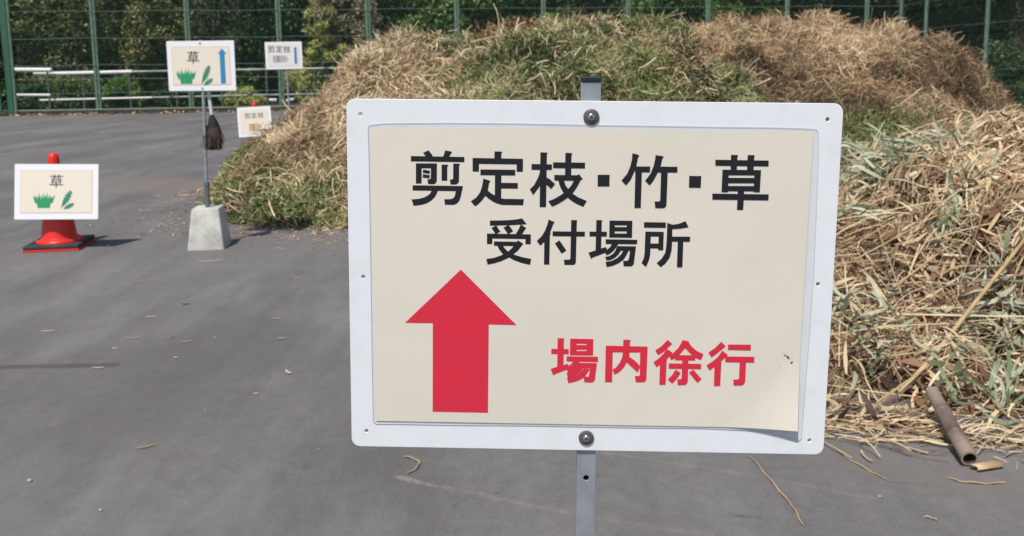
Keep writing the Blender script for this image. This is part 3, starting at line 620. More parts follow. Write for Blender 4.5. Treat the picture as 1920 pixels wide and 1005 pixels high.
# cones with boards
cone_red = mat("red_cone_plastic", (0.74, 0.026, 0.016), 0.36, noise=(5, (0.66, 0.024, 0.016), .4, .7))
base_black = mat("black_rubber", (0.028, 0.027, 0.030), 0.7, noise=(20, (.05, .05, .052), .45, .7))
def cone(loc, label, rotz, sc=1.0):
    c = thing("traffic_cone", loc, label, "traffic cone", "red traffic cones holding boards", (0, 0, rotz)); c.scale = (sc, sc, sc)
    mb = MB(); bz = .02
    mb.box((0, 0, .008), (.384, .384, .014), None, .004); mb.done("base_edge", cone_red, c)
    mb = MB(); mb.box((0, 0, .0305), (.38, .38, .031), None, .008); mb.done("base", base_black, c)
    mb = MB()
    mb.lathe([(.158, .046), (.158, .056), (.150, .066), (.128, .072), (.121, .085), (.112, .15), (.098, .24), (.083, .34), (.067, .45), (.052, .55), (.042, .62), (.039, .66), (.035, .685), (.024, .698), (.008, .702)], 40)
    mb.done("body", cone_red, c, True)
    return c
c1p = gnd(113, 462); c1 = cone(c1p, "red cone with its black base, nearer one, behind a single character board", math.radians(9), .975)
pb = at(106, 359.5, c1p[1] - .13)
bs = thing("grass_board", (pb[0], pb[1], pb[2]), "white board with one character, grass and leaf picture on the nearer red cone", "board")
board(bs, (0, 0, 0), .567, .390, math.radians(5), math.radians(1.4), math.radians(-8), 'grass', False, None, False)
mb = MB(); mb.box((0, .03, .02), (.03, .05, .24), Matrix.Rotation(math.radians(-8), 4, 'X')); mb.done("hook", blackp, bs)
c2p = gnd(481, 280); c2 = cone(c2p, "red cone at the left end of the green heap", math.radians(20), 1.06)
pb = at(477.5, 228, c2p[1] - .14)
bs2 = thing("branch_board", (pb[0], pb[1], pb[2]), "white board with three characters and a tan bundle on the far red cone", "board")
board(bs2, (0, 0, 0), .505, .458, math.radians(8), math.radians(-2.6), math.radians(-6), 'wood', False, None, False)
mb = MB(); mb.box((0, .03, .02), (.03, .05, .24), Matrix.Rotation(math.radians(-6), 4, 'X')); mb.done("hook", blackp, bs2)

# ------------------------------------------------------------------ heaps
def ridge(px, depth, pts):
    xs = np.array([at(a, b_, depth)[0] for a, b_ in pts]); zs = np.array([at(a, b_, depth)[2] for a, b_ in pts])
    return xs, zs
# green heap: ridge at 9.5 m
S1 = [(470, 290), (480, 268), (500, 248), (525, 231), (560, 206), (610, 170), (650, 133), (690, 98), (730, 76), (760, 68), (800, 66), (830, 75), (880, 73), (920, 62), (960, 54), (1000, 50), (1050, 47), (1100, 41), (1150, 40), (1190, 38), (1240, 34), (1270, 48), (1290, 64), (1340, 115), (1400, 165), (1466, 200), (1540, 260), (1600, 330)]
r1x, r1z = ridge(None, 9.5, S1)
f1x = np.array([-3.3, -2.95, -2.6, -2.2, -1.8, -1.3, 0.0, 1.5, 3.0, 4.5]); f1y = np.array([8.9, 8.2, 7.25, 6.85, 6.75, 6.68, 6.6, 6.8, 7.2, 8.0])
_pr = np.random.default_rng(5)
HOL1 = [(_pr.uniform(-2.4, 3.0), _pr.uniform(7.2, 9.1), _pr.uniform(.10, .24), _pr.uniform(.12, .26)) for _ in range(26)]
HOL2 = [(_pr.uniform(2.4, 9.0), _pr.uniform(12.8, 16.2), _pr.uniform(.20, .48), _pr.uniform(.25, .5)) for _ in range(26)]
def hollows(x, y, H):
    d = 0
    for (qx, qy, qr, qd) in H: d = d + qd * np.exp(-(((x - qx) / (qr * 1.7)) ** 2 + ((y - qy) / qr) ** 2) ** 2)
    return d
def hf1(x, y):
    R = np.interp(x, r1x, r1z, left=0, right=0)
    R = np.where(x < r1x[0], r1z[0] * np.clip((x + 3.2) / (r1x[0] + 3.2), 0, 1) ** 1.4, R)
    R = R * (1 - sm(x, 3.4, 4.6)); yf = np.interp(x, f1x, f1y)
    t = (y - yf) / (9.5 - yf); front = np.clip(t, 0, 1); back = np.clip((12.3 - y) / 2.8, 0, 1)
    h = R * np.where(y < 9.5, np.sin(front * math.pi / 2) ** 0.72, back ** .6)
    nz = fbm(x * 1.7, y * 1.7) * .36 + fbm(x * 5, y * 5) * .26 + fbm(x * 13, y * 13) * .10 + .42 * (tufts(x + .2 * fbm(x * 3, y * 3), y, .70) - .62) + .12 * (tufts(x + 7, y + 3, .27) - .6) - hollows(x, y, HOL1)
    return np.where((t <= 0) | (h <= 0.004), -.05, h + nz * np.clip(h * 1.5, 0, 1) * np.where(y < 9.2, 1, .7))
# brown heap: ridge at 16.5 m
S2 = [(1040, 160), (1150, 90), (1290, 60), (1330, 53), (1370, 48), (1420, 38), (1455, 46), (1480, 47), (1500, 38), (1540, 32), (1570, 42), (1590, 57), (1630, 50), (1660, 57), (1690, 78), (1715, 80), (1740, 73), (1775, 86), (1800, 97), (1830, 120), (1850, 142), (1880, 172), (1905, 207), (1925, 225)]
r2x, r2z = ridge(None, 16.5, S2)
f2x = np.array([0.0, 2.0, 4.0, 6.0, 7.0, 7.8, 8.6, 9.3, 10.0]); f2y = np.array([14.5, 12.6, 12.0, 12.2, 12.8, 13.7, 14.8, 15.7, 16.4])
def hf2(x, y):
    R = np.interp(x, r2x, r2z, left=0, right=0); yf = np.interp(x, f2x, f2y)
    t = (y - yf) / (16.5 - yf); front = np.clip(t, 0, 1); back = np.clip((20.5 - y) / 4.0, 0, 1)
    h = R * np.where(y < 16.5, np.sin(front * math.pi / 2) ** .9, back ** .6)
    rdg = 1 - np.abs(fbm(x * .9 + 5, y * .9)) * 5
    nz = fbm(x * 1.2, y * 1.2) * .50 + fbm(x * 3.2, y * 3.2) * .50 + fbm(x * 8, y * 8) * .18 + .72 * (tufts(x + .3 * fbm(x * 2, y * 2), y, 1.25) - .68) + .24 * (tufts(x + 5, y + 9, .5) - .6) - hollows(x, y, HOL2)
    return np.where((t <= 0) | (h <= 0.004), -.05, h + nz * np.clip(h, 0, .8) * np.where(y < 16, 1, .5))
# near heap of bamboo and straw
f3x = np.array([0.2, .5, .78, 1.06, 1.42, 1.53, 2.2, 3.2, 4.5]); f3y = np.array([4.8, 4.5, 3.6, 2.86, 2.80, 2.76, 2.40, 2.3, 3.0])
S3 = [(1570, 305), (1640, 282), (1700, 258), (1760, 246), (1800, 234), (1850, 222), (1920, 217), (2020, 215), (2150, 225), (2400, 300)]
r3x = np.concatenate([[.3, .8, 1.2, 1.55, 1.75], [at(a_, b_, 5.0)[0] for a_, b_ in S3]]); r3z = np.concatenate([[0.0, .28, .42, .50, .54], [at(a_, b_, 5.0)[2] for a_, b_ in S3]])
PITS = []
def hf3(x, y):
    R = np.interp(x, r3x, r3z, left=0, right=0); yf = np.interp(x, f3x, f3y)
    t = (y - yf) / (5.0 - yf); front = np.clip(t, 0, 1); back = np.clip((7.4 - y) / 2.4, 0, 1)
    h = R * np.where(y < 5, (.035 * sm(front, 0, .05) + .965 * np.sin(front * math.pi / 2) ** 1.25), back ** .6)
    for (qx, qy, qr, qd) in PITS: h = h - qd * np.exp(-(((x - qx) / qr) ** 2 + ((y - qy) / (qr * 1.2)) ** 2)) * (h > .01)
    nz = fbm(x * 2.2, y * 2.2) * .18 + fbm(x * 6, y * 6) * .10 + .13 * (tufts(x, y, .42) - .62) + .06 * (tufts(x + 3, y + 8, .17) - .6)
    return np.where((t <= 0), -.05, np.maximum(h + nz * np.clip(h * 2, 0.03, 1) * np.where(y < 4.7, 1, .5), .004 - .06 * (R < .02)))

def fit_ridge(hf, rz, pts, ys, fl, it=7):
    for _ in range(it):
        for i, (px, py) in enumerate(pts):
            d = ray(px, 100); X = CAM[0] + d[0] / d[1] * ys; z = hf(X, ys); k = int(np.argmax((z - CAM[2]) / ys))
            want = at(px, py + 3, ys[k])[2]
            rz[i] = max(.02 if hf is not hf3 else .45, rz[i] + .7 * (want - z[k]) * (1 if z[k] > 0 else .2))
        if _ < 3: rz[:] = .12 * np.concatenate([rz[:1], rz[:-1]]) + .76 * rz + .12 * np.concatenate([rz[1:], rz[-1:]])
fit_ridge(hf1, r1z, S1, np.linspace(6.7, 12.0, 160), 0)
fit_ridge(hf2, r2z, S2, np.linspace(12.2, 20.0, 200), 0)
fit_ridge(hf3, r3z[5:], S3, np.linspace(2.6, 7.0, 200), 0)
PITS += [(*on_hf(a_, b_, hf3)[:2], r_, d_) for a_, b_, r_, d_ in ((1905, 640, .13, .22), (1655, 700, .10, .12), (1880, 770, .13, .15), (1790, 480, .12, .17), (1690, 520, .15, .15), (1600, 720, .09, .09), (1850, 590, .08, .12), (1720, 560, .08, .10), (1640, 460, .10, .10), (1850, 480, .09, .12))]
PITS += [(1.46, 2.74, .10, .06), (1.49, 2.88, .10, .10), (1.43, 2.62, .09, .04)]
PITS[:] = [p for p in PITS]
def heap_core(name, hf, x0, x1, y0, y1, res, m, parent, sink=.03):
    nx, ny = int((x1 - x0) / res), int((y1 - y0) / res)
    gx, gy = np.meshgrid(np.linspace(x0, x1, nx), np.linspace(y0, y1, ny))
    gz = hf(gx, gy) - sink
    V = np.stack([gx, gy, gz], -1).reshape(-1, 3)
    ii = np.arange(ny - 1)[:, None] * nx + np.arange(nx - 1)[None]
    F = np.stack([ii, ii + 1, ii + nx + 1, ii + nx], -1).reshape(-1, 4)
    keep = (V[F, 2] > -.045).any(axis=1)
    F = F[keep]; used = np.unique(F); mp = np.zeros(len(V), int); mp[used] = np.arange(len(used))
    return np_mesh(name, V[used], mp[F].reshape(-1), 4, m, parent, None, True)
def surf(hf, n, x0, x1, y0, y1, weight=None):
    """n random points on the heap surface with normals, near-to-uniform over the slope"""
    out = []
    got = 0
    while got < n:
        k = n * 3
        x = x0 + (x1 - x0) * rng.random(k); y = y0 + (y1 - y0) * rng.random(k); z = hf(x, y); e = .03
        ok = z > -.03
        x, y, z = x[ok], y[ok], z[ok]
        nx = -(hf(x + e, y) - hf(x - e, y)) / (2 * e); ny = -(hf(x, y + e) - hf(x, y - e)) / (2 * e)
        N = np.stack([np.clip(nx, -4, 4), np.clip(ny, -4, 4), np.ones_like(nx)], 1); area = np.linalg.norm(N, axis=1)
        p = np.clip(area / 2.5, .25, 1)
        if weight is not None: p = p * weight(x, y, z)
        s = rng.random(len(x)) < p
        out.append(np.concatenate([np.stack([x, y, z], 1)[s], unit(N)[s]], 1)); got += int(s.sum())
    A = np.concatenate(out)[:n]; return A[:, :3], A[:, 3:]
def flow(P, f, amt=1.2):
    a = 9 * fbm(P[:, 0] * f, P[:, 1] * f + P[:, 2] * f * .7, 2)
    return amt * np.stack([np.cos(a), np.sin(a) * .6, np.sin(a) * .8 - .3], 1)
def tangents(N, bias=None, spread=1.0, lift=.25):
    n = len(N); T = rng.normal(size=(n, 3)) * spread
    if bias is not None: T = T + bias
    T = T - N * np.sum(T * N, 1, keepdims=True)
    return unit(unit(T) + N * (lift * rng.normal(size=n) + lift * .4)[:, None])

straw_m = ramp_mat("straw", [(0, (.15, .09, .055)), (.3, (.34, .225, .13)), (.6, (.56, .415, .24)), (1, (.76, .64, .44))], .6, .15)
straw1_m = ramp_mat("bleached_straw", [(0, (.15, .10, .06)), (.3, (.36, .255, .15)), (.6, (.61, .465, .285)), (1, (.86, .74, .51))], .6, .15)
green_m = ramp_mat("green_cuttings", [(0, (.035, .055, .016)), (.35, (.12, .17, .05)), (.65, (.26, .31, .11)), (1, (.52, .50, .27))], .6, .25)
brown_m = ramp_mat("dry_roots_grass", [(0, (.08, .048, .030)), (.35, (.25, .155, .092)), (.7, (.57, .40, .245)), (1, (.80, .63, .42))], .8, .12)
bamboo_leaf_m = ramp_mat("pale_bamboo_leaf", [(0, (.12, .15, .07)), (.4, (.34, .385, .25)), (.8, (.58, .60, .45)), (1, (.60, .47, .29))], .6, .25)
red_m = ramp_mat("russet_leaf", [(0, (.13, .06, .03)), (1, (.40, .21, .115))], .7, .2)
core1 = mat("matted_green_litter", (.085, .075, .04), .95, noise=(7, (.12, .085, .045), .4, .65), bump=(30, 1, .05))
core2 = mat("matted_brown_litter", (.10, .066, .038), .95, noise=(4, (.17, .115, .067), .4, .65), bump=(22, 1, .06))
core3 = mat("matted_straw_litter", (.055, .033, .021), .95, noise=(9, (.14, .082, .052), .45, .7), bump=(60, 1, .03))  # mound darkened to stand in for shade in gaps between straws

h2 = thing("dry_grass_heap", (6.0, 15.5, 0), "brown heap of dry roots and hay in front of the dark trees", "heap")
h1 = thing("grass_heap", (0.0, 9.0, 0), "heap of green and straw coloured cut plants beyond the large sign", "heap")
def par(o, root):
    o.parent = root; o.matrix_parent_inverse = Matrix.Translation(-Vector(root.location)); return o
def pb_(name, root, *a, **k): return par(blades(name, *a[:5], a[5], None, *a[6:], **k), root)
par(heap_core("mound", hf1, -3.6, 5.0, 6.3, 12.6, .05, core1, None), h1)
def green1(x, y, z):      # where the green stuff lies on this heap: bottom left skirt and the top, straw in the flank
    skirt = 1 - sm(z + fbm(x * 2, y * 2) * .7, .2, .5); left_ = 1 - sm(x + fbm(y, x) * .8 + .35 * z, -2.7, -2.1)
    topg = sm(x + z * .9 + fbm(x * 1.5, y * 1.5) * 1.2, .0, 1.0)
    return np.clip(np.maximum(np.maximum(skirt * .8, left_ * .8), topg * .85) + .5 * fbm(x * 4, y * 4 + z), .05, .9)
P, N = surf(hf1, 52000, -3.3, 4.4, 6.4, 9.9, lambda x, y, z: 1.02 - green1(x, y, z))
tn = np.clip(.58 + fbm(P[:, 0] * 2.2, P[:, 2] * 3.4 + P[:, 1]) * 1.3 + rng.normal(size=len(P)) * .25, 0, 1)
pb_("straw", h1, P, tangents(N, flow(P, 1.5), .8, .3), N, .06 + .20 * rng.random(len(P)) ** 1.7, .003 + .007 * rng.random(len(P)) ** 1.5, straw1_m, tn, bend=.3, seg=3)
P, N = surf(hf1, 80000, -3.4, 4.4, 6.4, 9.9, green1)
tn = np.clip(.42 + fbm(P[:, 0] * 2.3, P[:, 1] * 2.3 + P[:, 2]) * 1.6 + rng.normal(size=len(P)) * .2, 0, 1)
pb_("green_leaves", h1, P + N * .02, tangents(N, None, 1, .45), N, .04 + .09 * rng.random(len(P)) ** 1.5, .006 + .012 * rng.random(len(P)) ** 1.5, green_m, tn, bend=.3, seg=2, prof=leafprof)
P, N = surf(hf1, 24000, -3.4, 4.4, 6.4, 9.9, lambda x, y, z: .08 + .92 * sm(fbm(x * 1.1 + 3, y + z), -.02, .12) + .5 * np.exp(-((x + 1.2) / .5) ** 2) * sm(z, 1.0, 1.4))
pb_("brown_leaves", h1, P + N * .02, tangents(N, None, 1, .4), N, .05 + .14 * rng.random(len(P)) ** 1.5, .004 + .010 * rng.random(len(P)), brown_m, np.clip(.5 + .28 * rng.normal(size=len(P)), 0, 1), bend=.3, seg=2, prof=leafprof)
P, N = surf(hf1, 260, -2.6, 3.6, 6.6, 9.6)
pb_("stalks", h1, P + N * .03, tangents(N, None, 1, .25), N, .16 + .28 * rng.random(len(P)), .005 + .007 * rng.random(len(P)), straw_m, np.clip(.62 + .2 * rng.normal(size=len(P)), 0, 1), bend=.12, seg=4)
for hf_, root_, rng_x, yy, k_, mm_, nm in ((hf1, h1, (-2.6, 3.2), 9.2, 350, green_m, "wisps"), (hf2, h2, (2.2, 9.4), 15.8, 350, brown_m, "wisps")):
    x = rng_x[0] + (rng_x[1] - rng_x[0]) * rng.random(k_); x = x + .12 * np.round(rng.normal(size=k_) * 2); y = yy + .5 * rng.normal(size=k_)
    pb_(nm, root_, np.stack([x, y, hf_(x, y)], 1), rng.normal(size=(k_, 3)) + [0, 0, .9], np.tile([0, -1., .3], (k_, 1)), .10 + .22 * rng.random(k_), .005 + .007 * rng.random(k_), mm_, np.clip(.6 + .3 * rng.normal(size=k_), 0, 1), bend=.5, seg=4)
n = 2600      # crumbs thinning out round the foot
x = -3.3 + 5.2 * rng.random(n); e_ = np.abs(rng.normal(size=n)) ** 1.5 * .22; y = np.interp(x, f1x, f1y) + .05 - e_; x = x - (x < -2.2) * e_ * .8
pb_("crumbs", h1, np.stack([x, y, .003 + .012 * rng.random(n)], 1), rng.normal(size=(n, 3)) * [1, 1, .15], np.tile([0, 0, 1.], (n, 1)), .02 + .07 * rng.random(n) ** 2, .004 + .008 * rng.random(n), brown_m, np.clip(.55 + .25 * rng.normal(size=n), 0, 1), bend=.3, seg=2, prof=leafprof)
q0 = on_hf(958, 66, hf1); n = 650
P = q0 + rng.normal(size=(n, 3)) * np.array([.19, .12, .03]); P[:, 2] = hf1(P[:, 0], P[:, 1]) + .02 + .10 * rng.random(n) ** 2
pb_("russet_leaves", h1, P, rng.normal(size=(n, 3)) + [0, 0, .5], np.tile([0, 0, 1.], (n, 1)), .06 + .06 * rng.random(n), .02, red_m, rng.random(n), bend=.3, seg=2, prof=leafprof)

par(heap_core("mound", hf2, -.2, 11.0, 11.6, 20.8, .08, core2, None), h2)
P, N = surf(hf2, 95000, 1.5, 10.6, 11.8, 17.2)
lightp = sm(P[:, 2] + fbm(P[:, 0] * .8, P[:, 1] * .8) * 1.8 - .20 * np.maximum(0, P[:, 0] - 5.0), .8, 1.6)  # blond hay plus painted light up top, painted shade towards the right
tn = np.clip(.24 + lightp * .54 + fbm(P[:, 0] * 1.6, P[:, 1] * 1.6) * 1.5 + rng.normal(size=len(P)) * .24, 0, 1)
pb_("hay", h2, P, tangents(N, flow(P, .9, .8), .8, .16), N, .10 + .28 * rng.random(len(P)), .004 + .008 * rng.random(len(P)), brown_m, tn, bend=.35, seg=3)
P, N = surf(hf2, 9000, 3.0, 9.6, 11.8, 16.0, lambda x, y, z: sm(-z - fbm(x, y) * .6, -.65, .0) * (1 - sm(x, 6.3, 7.5)) + .04)
pb_("green_leaves", h2, P + N * .03, tangents(N, None, 1, .6), N, .08 + .16 * rng.random(len(P)), .012 + .016 * rng.random(len(P)), green_m, np.clip(.55 + .25 * rng.normal(size=len(P)), 0, 1), bend=.3, seg=2, prof=leafprof)
P, N = surf(hf2, 160, 2.5, 9.6, 12.2, 17.0)
pb_("stalks", h2, P + N * .04, tangents(N, None, 1, .35), N, .25 + .4 * rng.random(len(P)), .007 + .008 * rng.random(len(P)), straw_m, np.clip(.55 + .2 * rng.normal(size=len(P)), 0, 1), bend=.15, seg=4)

h3 = thing("bamboo_heap", (2.2, 3.8, 0), "near heap of dry straw, bamboo leaves and canes at the right of the large sign", "heap")
par(heap_core("mound", hf3, .1, 5.4, 2.2, 7.6, .03, core3, None), h3)
def wn3(x, y, z):
    w_ = np.clip(1.5 - (y - 2.4) * .22, .4, 1)
    for (qx, qy, qr, qd) in PITS: w_ = w_ * (1 - .8 * np.exp(-(((x - qx) / qr) ** 2 + ((y - qy) / qr) ** 2)))
    return w_ * ((np.abs(x - 1.417 - (y - 2.53) * .22) > .05) | (y > 2.86))
P, N = surf(hf3, 34000, .6, 4.4, 2.3, 5.6, wn3)
tn = np.clip(.50 + fbm(P[:, 0] * 3, P[:, 1] * 3) * 1.2 + rng.normal(size=len(P)) * .2, 0, 1)
pb_("straw", h3, P - N * .01, tangents(N, np.array([.6, .0, .35]) + flow(P, 2.2, .8), .7, .15), N, .05 + .20 * rng.random(len(P)) ** 1.6, .0020 + .0042 * rng.random(len(P)) ** 2, straw_m, tn, bend=.18, seg=3)
P, N = surf(hf3, 3000, .6, 4.4, 2.3, 5.6, wn3)
tn = np.clip(.72 + rng.normal(size=len(P)) * .2, 0, 1)
pb_("dry_leaves", h3, P + N * .008, tangents(N, np.array([.4, 0, .1]), 1, .15), N, .07 + .10 * rng.random(len(P)), .008 + .012 * rng.random(len(P)), straw_m, tn, bend=.16, seg=4, prof=leafprof)
q_ = on_hf(1820, 300, hf3); P, N = surf(hf3, 1500, .8, 4.4, 2.5, 5.6, lambda x, y, z: np.exp(-((z - q_[2]) / .10) ** 2))
pb_("pale_dry_leaves", h3, P + N * .015, tangents(N, np.array([.5, 0, .1]), 1, .16), N, .08 + .10 * rng.random(len(P)), .010 + .014 * rng.random(len(P)), straw_m, np.clip(.80 + rng.normal(size=len(P)) * .18, 0, 1), bend=.14, seg=4, prof=leafprof)
P, N = surf(hf3, 2600, .6, 4.4, 2.3, 5.6, wn3)
pb_("brown_leaves", h3, P + N * .004, tangents(N, None, 1, .2), N, .06 + .08 * rng.random(len(P)), .012 + .022 * rng.random(len(P)), ramp_mat("brown_sheath", [(0, (.07, .038, .024)), (.6, (.20, .10, .055)), (1, (.36, .21, .13))], .7, .1), np.clip(.5 + .3 * rng.normal(size=len(P)), 0, 1), bend=.3, seg=4, prof=leafprof)
P, N = surf(hf3, 1700, .8, 4.2, 2.4, 5.2, wn3)
D_ = tangents(N, np.array([.9, .2, .45]), .6, .06); L_ = .22 + .75 * rng.random(len(P)) ** 2; Q_ = P + D_ * L_[:, None]; ok_ = (Q_[:, 2] - np.maximum(hf3(Q_[:, 0], Q_[:, 1]), 0) < .09); P, N, D_, L_ = P[ok_], N[ok_], D_[ok_], L_[ok_]
pb_("long_stalks", h3, P + N * .02, D_, N, L_, .0028 + .004 * rng.random(len(P)), straw_m, np.clip(.64 + .22 * rng.normal(size=len(P)), 0, 1), bend=.12, seg=6)
# pale green bamboo leaves in sprays (pixel spots mark where on the heap each spray lies)
LP, LD, LL, LT = [], [], [], []
sprays = [(1600,300,60,.16),(1590,360,50,.14),(1640,275,60,.16),(1690,262,60,.16),(1730,245,50,.15),(1780,235,40,.14),(1850,222,34,.14),(1640,330,45,.14),(1585,410,30,.10),(1790,360,16,.07),(1780,395,34,.06),(1775,420,26,.05),(1600,620,22,.08),(1640,650,26,.08),(1620,680,22,.08),(1590,590,18,.08),(1660,610,14,.08),(1870,520,24,.09),(1890,590,30,.10),(1850,640,34,.09),(1815,690,30,.08),(1780,730,22,.07),(1860,760,22,.08),(1900,790,18,.08),(1720,330,16,.10),(1830,330,10,.12),(1900,640,26,.1),(1840,570,16,.08),(1910,700,16,.08),(1690,300,30,.12),(1760,280,20,.12)]
for (sx, sy, k, sp) in sprays:
    k = int(k * (2.2 if sy < 320 else .8)); c = on_hf(sx, sy, hf3); dv = rng.normal(size=3); dv[2] = -.3 if (sx, sy) in ((1780, 395), (1775, 420)) else abs(dv[2]) * .3
    if (sx, sy) in ((1780, 395), (1775, 420)): dv = np.array([-.1, -.4, -1.])
    p = c + rng.normal(size=(k, 3)) * np.array([sp, sp * .8, .03]) * (.75 if sy < 320 else .5)
    p[:, 2] = np.maximum(hf3(p[:, 0], p[:, 1]), 0) + .015 + .05 * rng.random(k)
    LP.append(p); LD.append(unit(dv[None] + rng.normal(size=(k, 3)) * .55)); LL.append((.10 if sy < 320 else .07) + .12 * rng.random(k)); LT.append(np.clip(.50 + .28 * rng.normal(size=k), 0, 1))
P = np.concatenate(LP); n = len(P)
D = np.concatenate(LD); L = np.concatenate(LL); T = np.concatenate(LT)
pb_("bamboo_leaves", h3, P, D, np.tile([-.1, -.5, .8], (n, 1)), L, .007 + .015 * rng.random(n), bamboo_leaf_m, T, bend=.2, seg=5, prof=leafprof)
P, N = surf(hf3, 260, .8, 4.4, 2.5, 5.6, lambda x, y, z: .25 + .75 * sm(z, .5, .8))
pb_("grey_green_leaves", h3, P + N * .02, tangents(N, None, 1, .3), N, .07 + .10 * rng.random(len(P)), .008 + .010 * rng.random(len(P)), bamboo_leaf_m, np.clip(.45 + .25 * rng.normal(size=len(P)), 0, 1), bend=.3, seg=4, prof=leafprof)
# straw strewn on the asphalt at its foot
n = 560
x = .95 + 1.5 * rng.random(n); yf = np.interp(x, f3x, f3y); y = yf + .04 - np.abs(rng.normal(size=n)) * .10; ok_ = (np.hypot((x - 1.43), (y - 2.60) * .5) > .07); x, y = x[ok_], y[ok_]; n = len(x)
P = np.stack([x, y, .004 + .02 * rng.random(n)], 1); a = rng.normal(size=n) * .6
D = np.stack([np.cos(a), np.sin(a), .05 * rng.normal(size=n)], 1)
pb_("strewn_straw", h3, P, D, np.tile([0, 0, 1.], (n, 1)), .05 + .16 * rng.random(n), .0025 + .005 * rng.random(n), straw_m, np.clip(.72 + .2 * rng.normal(size=n), 0, 1), bend=.2, seg=4)

# bamboo poles and canes lying in the near heap
def culm(name, p0, p1, r0, r1, label, m, cat="bamboo", open_end=True, nodes=5, group=None):
    p0 = np.array(p0); p1 = np.array(p1); t = thing(name, p0, label, cat, group)
    ax = p1 - p0; Ln = np.linalg.norm(ax); d = Vector(ax / Ln)
    prof = []; ns = max(2, nodes)
    for i in range(ns + 1):
        s = i / ns; s0 = min(.985, max(0.0, (i - .35) / ns + .02)); r = r0 + (r1 - r0) * s
        if 0 < i < ns: prof += [(s - .012, r), (s - .004, r * 1.09), (s + .003, r * 1.02), (s + .008, r * 1.07), (s + .018, r * .98)]
        else: prof += [(s, r)]
    mb = MB(); mb.tube([tuple(np.array(d) * Ln * s) for s, r in prof], [r for s, r in prof], 16, cap=not open_end)
    o = mb.done("culm", m, t, True)
    if open_end:
        mb = MB(); mb.tube([tuple(np.array(d) * -.0005), tuple(np.array(d) * .10)], [r0 * .80, r0 * .74], 16, cap=False)
        mb.poly([tuple(Vector(d) * .09 + (d.orthogonal().normalized() * math.cos(a) + d.cross(d.orthogonal().normalized()) * math.sin(a)) * r0 * .745) for a in [2 * math.pi * k / 16 for k in range(16)]])
        mb.done("hollow", mat("dark_bamboo_inside", (.06, .042, .03), .9), t, True)
        mb = MB(); u_ = d.orthogonal().normalized(); v_ = d.cross(u_)
        A = [mb.bm.verts.new((u_ * math.cos(a) + v_ * math.sin(a)) * r0 - d * .0006) for a in [2 * math.pi * k / 16 for k in range(16)]]
        B = [mb.bm.verts.new((u_ * math.cos(a) + v_ * math.sin(a)) * r0 * .79 - d * .0006) for a in [2 * math.pi * k / 16 for k in range(16)]]
        for k in range(16): mb.bm.faces.new((A[k], A[(k + 1) % 16], B[(k + 1) % 16], B[k]))
        mb.done("cut_rim", mat("cut_bamboo", (.36, .26, .17), .8), t)
    return t
bam_grey = mat("weathered_bamboo", (.27, .20, .155), .55, noise=(7, (.12, .085, .07), .45, .65), bump=(40, .2, .004))
bam_dark = mat("dark_old_bamboo", (.13, .095, .075), .6, noise=(9, (.06, .045, .036), .4, .65))
bam_tan = mat("tan_cane", (.48, .35, .19), .5, noise=(12, (.36, .24, .12), .4, .65))
bam_green = mat("green_cane", (.22, .27, .12), .45, noise=(10, (.30, .29, .15), .4, .65))
e0 = gnd(1818, 860, .030)
culm("bamboo_pole", e0, at(1748, 735, 2.88), .0255, .023, "thick grey hollow bamboo pole lying with its open end on the asphalt", bam_grey, nodes=3)
def hp(px, py, dz=.03): q = on_hf(px, py, hf3); return q + [0, -.01, dz]
q = hp(1897, 603, .03); culm("bamboo_pole", q, q + np.array([.75, .25, -.06]), .034, .03, "dark hollow bamboo stump in the heap at the right edge", bam_dark, nodes=3)
for (a, b_, r, mm, lab) in [
    ((1752, 676), (1925, 452), .0085, bam_tan, "thick tan cane slanting up to the right edge"),
    ((1684, 752), (1745, 683), .009, bam_tan, "short tan cane stub left of the grey bamboo pole"),
    ((1783, 758), (1856, 655), .010, bam_green, "green cane resting on the grey bamboo pole"),
    ((1672, 552), (1925, 360), .0042, bam_tan, "long thin straw cane crossing the heap below the leaf spray"),
    ((1592, 578), (1930, 524), .0035, bam_grey, "thin grey cane lying nearly level across the heap"),
    ((1600, 500), (1790, 395), .0038, bam_tan, "thin tan cane beside the sign's right edge"),
    ((1590, 352), (1770, 318), .0042, bam_tan, "thin cane under the pale leaves beside the sign"),
    ((1640, 430), (1700, 600), .003, bam_tan, "thin cane slanting steeply down to the right"),
    ((1700, 400), (1660, 560), .003, bam_grey, "thin grey stalk standing crosswise in mid heap"),
    ((1590, 692), (1760, 668), .0035, bam_tan, "thin level cane low beside the sign"),
    ((1640, 770), (1750, 690), .003, bam_tan, "thin cane rising from the heap's foot")]:
    culm("bamboo_cane", hp(*a, .035), hp(*b_, .03), r, r * .9, lab, mm, "cane", False, 4, "canes lying across the near heap")
# split chip by the pole end
q = gnd(1850, 880)
mb = MB(); M_ = Matrix.Translation((q[0], q[1], .014)) @ Matrix.Rotation(math.radians(14), 4, 'Z') @ Matrix.Rotation(math.radians(14), 4, 'X')
nn = 7; rows = []
for sx in (-.048, .048):
    rows.append([mb.bm.verts.new(M_ @ Vector((sx + .006 * math.sin(k), -.016 + .032 * k / (nn - 1), .006 * math.cos((k / (nn - 1) - .5) * 3)))) for k in range(nn)])
for k in range(nn - 1): mb.bm.faces.new((rows[0][k], rows[0][k + 1], rows[1][k + 1], rows[1][k]))
ch = mb.done("bamboo_chip", bam_tan, None, True); tag(ch, "flat yellow split bamboo chip on the asphalt under the open pole end", "bamboo chip")
sm_ = ch.modifiers.new("thick", 'SOLIDIFY'); sm_.thickness = .003
